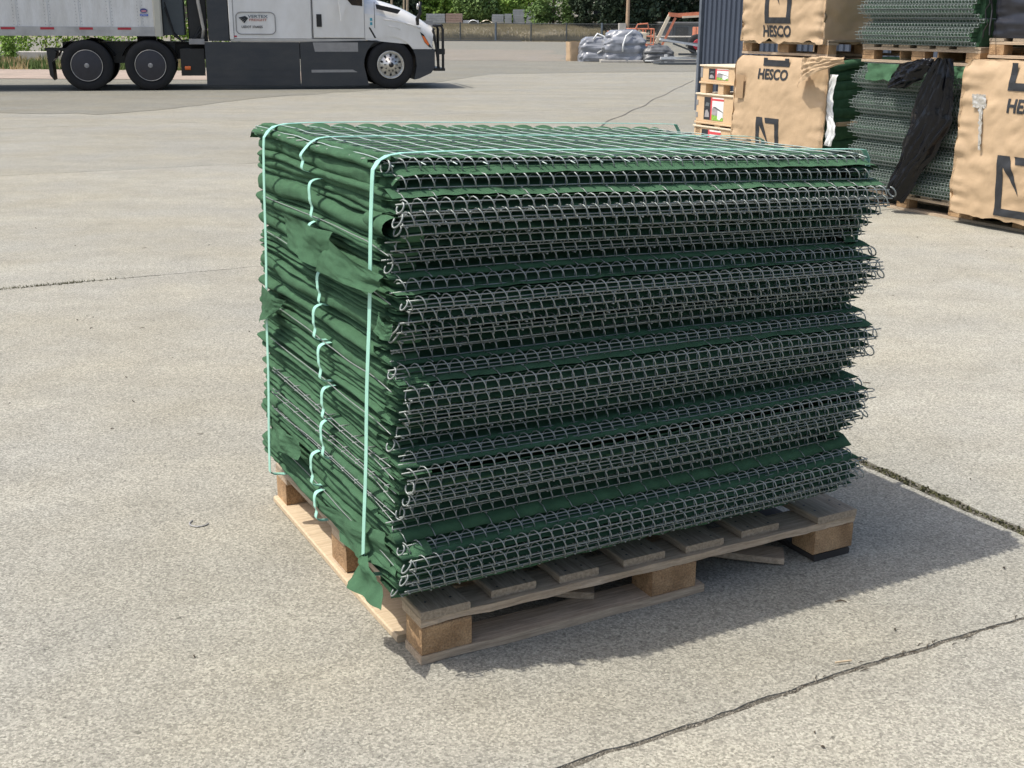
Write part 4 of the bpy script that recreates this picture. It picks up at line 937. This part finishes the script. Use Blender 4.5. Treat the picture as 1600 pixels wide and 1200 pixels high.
# ================================================================= YARD CLUTTER FAR BACK
def lump(name, label, cat, cen, sx, sy, sz, layers, mt, seed, dim=.12, rz=0):
    r = empty(name, label, cat, cen, rz); m = MB()
    def fn(u, v):
        a = 2*pi*u; t = v; k = abs(cos(a))**.45*math.copysign(1, cos(a)); q = abs(sin(a))**.45*math.copysign(1, sin(a))
        w_ = (1-.10*t-.75*max(0, t-.55)**1.5*1.9); w_ *= 1+dim*.55*(abs(sin(pi*(t*layers+.35*N3(a*.8, 3, seed))))**.5-.6)
        w_ += .16*N3(cos(a)*1.2, t*3, seed+sin(a))+.09*N3(cos(a)*4, t*8+sin(a)*3, seed)+.05*abs(N3(cos(a)*9, t*12, seed+sin(a)*6))
        if t > .97: w_ *= .05
        return (sx/2*k*w_, sy/2*q*w_, sz*min(1, t*1.03)+.06*sz*N3(a, t*3, seed))
    m.grid(fn, 48, 40, True); m.build('plastic_wrap', mt, r, smooth=True); return r
r = empty('paper_sack', 'square brown paper sack standing beside grey wrapped stacks', 'sack', (2.26, 46.5, 0), .3); m = MB()
def fn(u, v):
    a = 2*pi*u; k = abs(cos(a))**.3*math.copysign(1, cos(a)); q = abs(sin(a))**.3*math.copysign(1, sin(a))
    return (.27*k*(1+.05*N3(a*2, v*4)+.06*v), .24*q*(1+.07*N3(a*3, v*3, 4)), .70*v+.04*N3(a*3, 2)*v)
m.grid(fn, 32, 14, True); m.build('sack_body', M_kraft, r, smooth=True)
m = MB(); m.box(-.22, .22, -.18, .18, .02, .6); m.build('contents', M_kraft, r)
r = lump('wrapped_stack', 'smaller stack wrapped in grey plastic with white strap loop, left of the tall one', 'wrapped stack', (2.97, 46.2, .0), 1.2, 1.0, .88, 3, M_film, 4)
m = MB(); m.tube([(.1, -.5, .3), (.45, -.5, .55), (.35, -.3, .9), (.1, -.3, 1.0), (-.05, -.4, .8)], .035, 6); m.build('white_strap', M_filmw, r, smooth=True)
r = lump('wrapped_stack', 'tall stepped stack wrapped in grey plastic with a white strap', 'wrapped stack', (4.05, 45.6, .04), 1.62, 1.2, 1.10, 4, M_film, 9, .16)
m = MB(); m.tube([(.25, -.45, 1.08), (.0, -.62, .9), (-.1, -.68, .6), (-.12, -.72, .35)], .035, 6); m.build('white_strap', M_filmw, r, smooth=True)
m = MB(); m.bbox(-.9, .7, -.7, .6, -.038, .05, .01); m.build('pallet_base', M_concp, r)
r = lump('scrap_heap', 'low heap of dark crumpled plastic right of the wrapped stacks', 'heap', (5.25, 45.3, .0), 1.15, .9, .62, 2, mat('dark_film', (.10, .105, .11), .4, var=.5, scale=4, bump=.6, bscale=6), 15, .2)
m = MB(); m.bbox(-.5, .3, -.5, -.4, .05, .10, .01); m.bbox(.2, .3, -.55, .1, .02, .3, .01); m.build('scrap_board', M_filmw, r)
# steel beams on trestle
r = empty('beam_rack', 'stack of pale steel beams and ladder rails beside the blue shed', 'beams', (5.4, 43.5, 0), .1)
for k, (x0, y0, z0, x1, y1, z1, s) in enumerate(((-.3, 0, .86, 2.6, .4, .42, .05), (-.15, .3, .80, 2.9, .6, .55, .05), (.1, -.3, .72, 1.0, -.3, .40, .04), (-.3, -.2, .22, 2.6, -.1, .26, .06), (-.2, .2, .12, 2.6, .2, .12, .05), (.3, -.35, .36, 2.6, -.35, .36, .05), (1.0, -.3, .08, 1.0, -.3, .5, .05), (-.6, -.1, .10, 1.2, -.2, .34, .04), (1.8, -.3, .03, 1.8, -.3, .45, .05))):
    m = MB(); m.tube([(x0, y0, z0), (x1, y1, z1)], s, 4); m.build('beam', [M_filmw, M_grey, M_post][k % 3], r)
m = MB(); m.box(-.4, 2.5, -.4, .5, .0, .06); m.build('sleeper_board', M_post, r)
# boom lift
r = empty('boom_lift', 'faded orange boom lift with folded arm reaching behind the shed', 'boom lift', (5.1, 56, 0), .05)
m = MB()
for z in (.42, .78, 1.10):
    m.tube([(.05, 0, z), (1.2, 0, z), (1.2, .8, z), (.05, .8, z)], .03, 6, closed=True)
for x in (.05, .42, .82, 1.2):
    for y in (0, .8): m.tube([(x, y, .38), (x, y, 1.1)], .028, 6)
m.tube([(.35, 0, 1.1), (.45, 0, 1.30), (.9, 0, 1.34), (.95, 0, 1.1)], .03, 6); m.tube([(-.9, .2, .98), (.4, .2, .98)], .03, 6)
m.build('basket_rail', M_boom, r)
m = MB(); m.bbox(.0, 1.25, -.02, .85, .30, .37, .01); m.build('basket_floor', M_boom, r)
m = MB(); m.bbox(.42, .85, -.05, .1, .55, .95, .03); m.build('control_box', M_cream, r)
m = MB(); m.tube([(1.35, .4, .45), (1.95, .4, 1.72)], .10, 4); m.build('lower_boom', M_cream, r)
m = MB(); m.tube([(1.65, .38, .40), (2.22, .38, 1.60)], .07, 4); m.build('lift_strut', M_boom, r)
m = MB(); m.tube([(1.9, .4, 1.74), (2.4, .4, 1.70)], .12, 4); m.build('knuckle', M_boom, r)
m = MB(); m.tube([(2.35, .4, 1.70), (6.5, .4, 1.98)], .13, 4); m.build('upper_boom', M_boom, r)
m = MB(); m.tube([(2.5, .26, 1.62), (6.5, .26, 1.86)], .06, 4); m.build('boom_rail', M_cream, r)
m = MB(); m.bbox(3.2, 5.8, -.2, 1.3, .45, 1.2, .05); m.build('chassis', M_boom, r)
for x in (3.15, 5.6):
    m = MB(); m.lathe([(.2, 0), (.42, -.02), (.45, .05), (.45, .3), (.2, .35)], (x, -.45, .45), 'y', 24); w_ = m.build('wheel', M_rub, r, smooth=True)
    m = MB(); m.lathe([(0, -.05), (.22, -.03), (.25, .02)], (x, -.46, .45), 'y', 16); m.build('rim', M_red, w_)
m = MB(); m.tube([(1.0, .4, .35), (1.6, .4, .40)], .12, 6); m.build('basket_mount', M_post, r)
# pole with concrete box
r = empty('utility_pole', 'slim wooden utility pole in front of the dark trees', 'pole', (7.62, 84, 0))
m = MB(); m.tube([(0, 0, 0), (.02, 0, 9)], [.13, .09], 8); m.build('pole_shaft', mat('pole_wood', (.42, .30, .20), .9), r)
m = MB(); m.bbox(7.0, 7.48, 83.3, 84, 0, 1.25, .03); tag(m.build('concrete_cabinet', M_concp), 'pale concrete cabinet at the foot of the utility pole', 'cabinet')

# bank, plateau, fence
m = MB()
def fn(u, v):
    x = -70+u*150; y = 84+v*140; t = min(1, max(0, (y-92)/9)); t = t*t*(3-2*t)
    if x > 8.5: t *= max(0, 1-(x-8.5)/3)
    return (x, y, -.02+.95*t+.05*N3(x*.4, y*.4)*t)
m.grid(fn, 150, 100); struct(m.build('grass_bank', M_drygrass, smooth=True))
m = MB()
for k in range(16000):
    x = random.uniform(-12, 9); y = 101-8*random.random()**1.6; t = min(1, max(0, (y-92)/9)); t = t*t*(3-2*t); h = random.uniform(.06, .26)*(1+N3(x*.5, y*.4)); z = -.02+.95*t
    dx = random.uniform(-.06, .06); m.add([(x-.02, y, z), (x+.02, y, z), (x+dx, y, z+h)], [(0, 1, 2)])
tag(m.build('dry_grass', mat('dry_grass_blades', (.36, .31, .18), .9, var=.3, scale=.7)), 'tall dry grass on the bank behind the fence', 'grass', kind='stuff')
m = MB()
for k in range(9000):
    x = random.uniform(-12, 9); y = random.uniform(86.4, 95); 
    if N3(x*.35, y*.5, 7) < -.05: continue
    h = random.uniform(.1, .45)*(1+N3(x*.6, y*.6)); dx = random.gauss(0, .08)
    m.add([(x-.03, y, -.02), (x+.03, y, -.02), (x+dx, y, max(0, (y-92)/9)**2*.5+h)], [(0, 1, 2)])
tag(m.build('scrub', mat('grey_scrub', (.10, .105, .075), .9, var=.35, scale=.8, col2=(.20, .18, .13))), 'low grey green scrub at the foot of the bank behind the fence', 'scrub', kind='stuff')
r = empty('chain_link_fence', 'dark chain link fence along the far edge of the yard', 'fence', (0, 86, 0))
for k in range(14):
    x = -16+k*2.45+.2*N3(k); m = MB(); m.tube([(x, 0, 0), (x, 0, 1.25)], .05 if k % 3 else .08, 6); m.build('post', M_post if k % 3 else mat('post_blue', (.10, .13, .16), .6), r)
m = MB(); m.tube([(-16, 0, 1.18), (16, 0, 1.18)], .022, 5); m.tube([(-16, 0, .15), (16, 0, .15)], .015, 5); m.build('rail', M_post, r)
m = MB()
for k in range(330):
    x = -16+k*.097
    for s in (1, -1): m.tube([(x, .01*s, .05), (x+s*1.1, .01*s, 1.15)], .0055, 3, cap=False)
o = m.build('mesh_infill', M_fence, r); o['kind'] = 'stuff'
m = MB(); m.bbox(-7.5, 0.5, 85.2, 85.35, 0, .07, .01); tag(m.build('kerb', M_post), 'low dark kerb at the foot of the far fence', 'kerb')
# paver stacks on the plateau
def pavers(x, y, z, w_, d, h, lab, mt=M_paver, rows=5):
    r = empty('paver_stack', lab, 'paver stack', (x, y, z), 0, 'paver stacks on the bank')
    for k in range(rows):
        m = MB(); m.bbox(.0+random.uniform(0, .03), w_-random.uniform(0, .03), 0, d, k*h/rows+.012, (k+1)*h/rows, .01); m.build('paver_layer', mt, r)
br = mat('brown_pavers', (.33, .24, .20), .9, var=.15)
pavers(-7.4, 104, .88, 1.6, 1.2, .95, 'grey paver stack right of the truck mirror')
pavers(-5.75, 104, .88, 1.4, 1.2, .98, 'reddish brown paver stack between grey ones', br)
pavers(-4.3, 104, .88, 1.3, 1.2, .45, 'low paver stack left of the sagging sheets', M_paver, 2)
pavers(-1.9, 104, .88, 1.0, 1.2, .95, 'grey paver stack just left of the tall double stack')
pavers(-.85, 104, .88, .62, 1.2, 1.0, 'narrow grey paver stack in the middle of the bank')
pavers(-.15, 104.2, .88, 1.0, 1.2, 1.35, 'tall grey paver stack at the shrub edge', M_paver, 7)
pavers(.92, 104, .88, .9, 1.2, 1.33, 'tall grey paver stack partly behind the shrub', M_paver, 7)
for k, (x, w_) in enumerate(((-2.9, 1.1), (-3.9, .9))):
    m = MB(); m.grid(lambda u, v: (x+u*w_, 103.5+v, 1.1+.25*sin(pi*u)+.1*N3(u*5, v*4, k)), 10, 5); tag(m.build('cover_sheet', M_filmw if k else M_cream, smooth=True), ['pale sheet thrown over low pavers beside the stacks', 'white sheet heap left of the pale one'][k], 'sheet')
m = MB(); m.grid(lambda u, v: (-9+u*13, 102.6, .86+v*.12+.04*N3(u*30, v)), 60, 1); tag(m.build('stone_edging', M_paver), 'line of grey stone edging along the top of the bank', 'edging')

# foliage
def leaves(m, cen, rad, n, size, squash=1.0, seed=0):
    cx, cy, cz = cen
    for k in range(n):
        while True:
            p = Vector((random.uniform(-1, 1), random.uniform(-1, 1), random.uniform(-1, 1)))
            if p.length <= 1: break
        p = p.normalized()*(p.length**.35)*(1+.28*N3(p.x*2.2+seed, p.y*2.2, p.z*2.2))
        q = Vector((cx+p.x*rad[0], cy+p.y*rad[1], cz+p.z*rad[2]))
        if N3(q.x*.9/size*.12, q.y*.9/size*.12, q.z*.9/size*.12+seed) < -.22: continue
        nrm = Vector((random.gauss(0, 1), random.gauss(0, 1), random.gauss(.4, 1))).normalized(); a = nrm.orthogonal().normalized(); b = nrm.cross(a)
        s = size*random.uniform(.5, 1.2); m.add([q-a*s, q-b*s*.6, q+a*s, q+b*s*.6], [(0, 1, 2, 3)])
def leafmat(name, c1, c2): return mat(name, c1, .7, scale=.9, col2=c2, fine=.25, fscale=6, spec=.3)
L1 = leafmat('leaf_bright', (.14, .26, .04), (.30, .44, .10)); L2 = leafmat('leaf_mid', (.08, .15, .045), (.20, .30, .09)); L3 = leafmat('leaf_dark', (.018, .036, .022), (.055, .085, .045)); L4 = leafmat('leaf_lime', (.13, .22, .03), (.24, .34, .05))
def tree(name, label, x, y, z0, h, blobs, mt, size, trunk_h, n, bare=0, group=None):
    r = empty(name, label, 'tree' if 'shrub' not in name else 'shrub', (x, y, z0), 0, group)
    m = MB()
    for q, (bx, bz, rx, rz) in enumerate(blobs): leaves(m, (bx, random.uniform(-.5, .5)*rx, bz), (rx, rx*.8, rz), n, size, seed=x+q)
    m.build('crown', mt, r)
    m = MB(); m.tube([(0, 0, 0), (.05*h*.3, 0, h*.35), (.0, 0, h*.75)], [h*.022, h*.016, h*.006], 7)
    for q, (bx, bz, rx, rz) in enumerate(blobs[:5]): m.tube([(0, 0, h*.25), (bx*.6, 0, (bz+h*.25)/2), (bx, 0, bz)], [h*.01, h*.007, h*.003], 5)
    m.build('trunk', M_bark, r); return r
gr = 'trees beyond the far fence'
for k, (x, y, rx, h, mt, lab) in enumerate((
    (-13.5, 112, 2.2, 5.5, L2, 'mid green bushy tree directly above the truck hood'),
    (-10.6, 109, 1.9, 5.2, L3, 'dark bushy tree behind the truck mirror'),
    (-8.2, 112, 2.0, 5.5, L1, 'bright green bushy tree just right of the truck mirror'),
    (-5.6, 113, 1.9, 5.8, L1, 'bright green round tree above the brown pavers'),
    (-3.4, 111, 1.7, 5.0, L2, 'darker green tree above the low sheets'),
    (-1.3, 113, 1.8, 5.9, L1, 'bright green tree above the tall paver stacks'),
    (.9, 116, 1.6, 5.0, L1, 'bright green tree just left of the pale building'))):
    tree('broadleaf_tree', lab, x, y, .85, h, [(0, h*.42, rx, h*.36), (-rx*.5, h*.3, rx*.7, h*.26), (rx*.55, h*.33, rx*.7, h*.28), (.1, h*.68, rx*.75, h*.26), (0, h*.16, rx*.95, h*.16)], mt, .17, 1, 1500, group=gr)
tree('broadleaf_tree', 'loose green tree letting the pale building show through', 3.1, 101, .85, 4.6, [(0, 1.3, 2.0, 1.1), (-1.2, 1.0, 1.1, .8), (1.2, 1.2, 1.3, 1.0), (0, 2.6, 1.7, 1.0), (.3, .5, 2.0, .5)], L2, .13, 1, 1300, group=gr)
tree('broadleaf_tree', 'deep green tree between the pale building and the dark conifer', 6.0, 100, .85, 5, [(0, 1.2, 1.3, 1.0), (.4, 2.4, 1.4, 1.1), (-.7, 2.0, .9, .8), (0, .5, 1.2, .5), (.6, 3.6, 1.3, 1.0)], L3, .13, 1, 1500, group=gr)
for k, (x, y, rx, h, lab) in enumerate(((8.0, 91, 1.9, 11, 'tall dark conifer behind the utility pole'), (11.2, 96, 2.4, 12, 'broad dark conifer behind the boom lift'), (15.2, 100, 2.8, 12, 'dark conifer between the boom arm and the shed'), (19.5, 97, 2.8, 12, 'dark conifer mostly behind the blue shed'))):
    tree('conifer_tree', lab, x, y, 0 if k else .1, h, [(0, h*.10+.4, rx*1.0, h*.10), (rx*.3, h*.2, rx*1.1, h*.12), (-rx*.3, h*.28, rx, h*.13), (0, h*.4, rx*.95, h*.14), (0, h*.6, rx*.7, h*.16), (0, h*.82, rx*.4, h*.16)], L3, .2, 1, 1700, group=gr)
# woods to either side, one mass
m = MB()
for k in range(16):
    x = -62+k*3.1; leaves(m, (x, 118+4*N3(k), 3.4), (2.4, 2.0, 3.6), 900, .24, seed=k)
for k in range(9):
    x = 24+k*4; leaves(m, (x, 105+4*N3(k), 3.6), (3, 2.2, 4.2), 900, .26, seed=k+50)
tag(m.build('distant_wood', L2), 'wood beyond the yard that reads as one green mass', 'wood', kind='stuff')
for k, (x, y) in enumerate(((-9.9, 100), (-9.0, 101), (-8.55, 99))):
    m = MB(); m.tube([(x, y, .8), (x+.1, y, 3.5), (x+.05, y, 7)], [.11, .09, .05], 7); tag(m.build('bare_trunk', mat('pale_bark', (.34, .28, .20), .9)), ['left pale tree trunk above the truck hood', 'middle pale tree trunk above the truck hood', 'right pale tree trunk beside the hood mirror'][k], 'tree trunk')
# pale building
r = empty('pale_building', 'pale cream building seen through the trees', 'building', (-.3, 125, .6))
m = MB(); m.box(1.0, 9.5, 0, 8, 0, 6); m.build('wall', mat('cream_wall', (.70, .66, .55), .8, var=.05), r)
for x in (1.9, 3.5, 5.1, 6.7, 8.2):
    for z in (.9, 3.3):
        f = MB(); f.box(x-.05, x+.95, -.05, -.005, z-.05, z+1.25); wf = f.build('window', M_filmw, r); f = MB(); f.box(x, x+.9, -.08, -.055, z, z+1.2); f.build('pane', M_glass, wf)
m = MB(); m.box(.7, 9.8, -.3, 8.3, 6.005, 6.25); m.build('roof', M_grey, r)
# low grey sheds and rail at far right under the boom
r = empty('grey_shed', 'low blue grey sheds seen under the boom arm', 'shed', (10.5, 88, 0))
m = MB(); m.box(0, 6, 0, 4, 0, 1.25); m.build('wall', mat('grey_wall', (.16, .18, .20), .8, var=.15), r)
for x in (.9, 3.1): m = MB(); m.box(x, x+.9, -.04, -.003, 0, 1.0); m.build('door', M_post, r)
m = MB(); m.box(-.2, 6.2, -.2, 4.2, 1.255, 1.35); m.build('roof', M_grey, r)
r = empty('guard_rail', 'pale metal guard rail under the boom arm', 'guard rail', (8.2, 72, 0))
m = MB(); m.tube([(0, 0, .55), (9, 0, .6)], .05, 6); m.build('rail', M_concp, r)
for k in range(6): m = MB(); m.tube([(k*1.7+.1, .03, 0), (k*1.7+.1, .03, .6)], .04, 6); m.build('post', M_post, r)

# verge behind the trailer: hedge, dry weeds, kerb wall, pinkish path
m = MB(); m.grid(lambda u, v: (-45+u*42, 30.5+v*5.2+.5*N3(u*14, v)*(v > .5), .012), 40, 6)
struct(m.build('dirt_verge', mat('pink_dirt', (.36, .285, .235), .95, scale=1.3, col2=(.27, .22, .18), fine=.2, fscale=30)))
m = MB(); m.bbox(-45, -11, 40.4, 40.7, 0, .38, .02); tag(m.build('low_wall', M_concp), 'low grey concrete wall behind the weeds under the trailer', 'wall')
m = MB()
for k in range(12000):
    x = random.uniform(-26, -9.5); y = random.uniform(35.6, 40.2); h = random.uniform(.10, .42)*(.6+.8*abs(N3(x*.7, y*.5))); dx = random.gauss(0, .06); s = random.uniform(.012, .03)
    m.cur = 0 if N3(x*.8, y*.9) > -.02 else 1
    m.add([(x-s, y, 0), (x+s, y, 0), (x+dx, y+random.gauss(0, .05), h)], [(0, 1, 2)])
m.cur = 0
tag(m.build('weeds', [leafmat('weed_green', (.06, .11, .025), (.13, .18, .05)), mat('weed_dry', (.38, .30, .15), .9, var=.3, scale=2)]), 'green and dry weeds on the verge behind the trailer', 'weeds', kind='stuff')
for k in range(11):
    x = -25+k*1.45; y = 43+.5*N3(k*2)
    r = empty('hedge_shrub', '%s shrub of the lime green hedge under the trailer' % ['first leftmost', 'second', 'third', 'fourth', 'fifth', 'sixth', 'seventh', 'eighth', 'ninth', 'tenth', 'rightmost'][k], 'shrub', (x, y, 0), 0, 'hedge shrubs behind the trailer')
    m = MB(); leaves(m, (0, 0, .75), (.95, .8, .75), 1500, .065, seed=k*3); m.build('crown', L4 if k % 3 != 2 else L1, r)
    m = MB(); m.tube([(0, 0, 0), (.03, 0, .9)], [.05, .02], 6); m.build('trunk', M_bark, r)
m = MB()
for k in range(900):
    y = random.gauss(0, .12); z = random.uniform(.3, 1.0); s = random.uniform(.03, .07); p = Vector((-15.6+y*(.6+z), 38.2+random.gauss(0, .12), z)); n_ = Vector((random.gauss(0, 1), random.gauss(0, 1), random.gauss(0, 1))).normalized(); a = n_.orthogonal().normalized(); b = n_.cross(a)
    m.add([p-a*s, p-b*s*.5, p+a*s, p+b*s*.5], [(0, 1, 2, 3)])
r = empty('young_tree', 'young sapling standing in the weeds behind the trailer', 'sapling', (0, 0, 0))
m.build('crown', L1, r); m = MB(); m.tube([(-15.6, 38.2, 0), (-15.6, 38.2, .9)], .025, 6); m.build('trunk', M_bark, r)
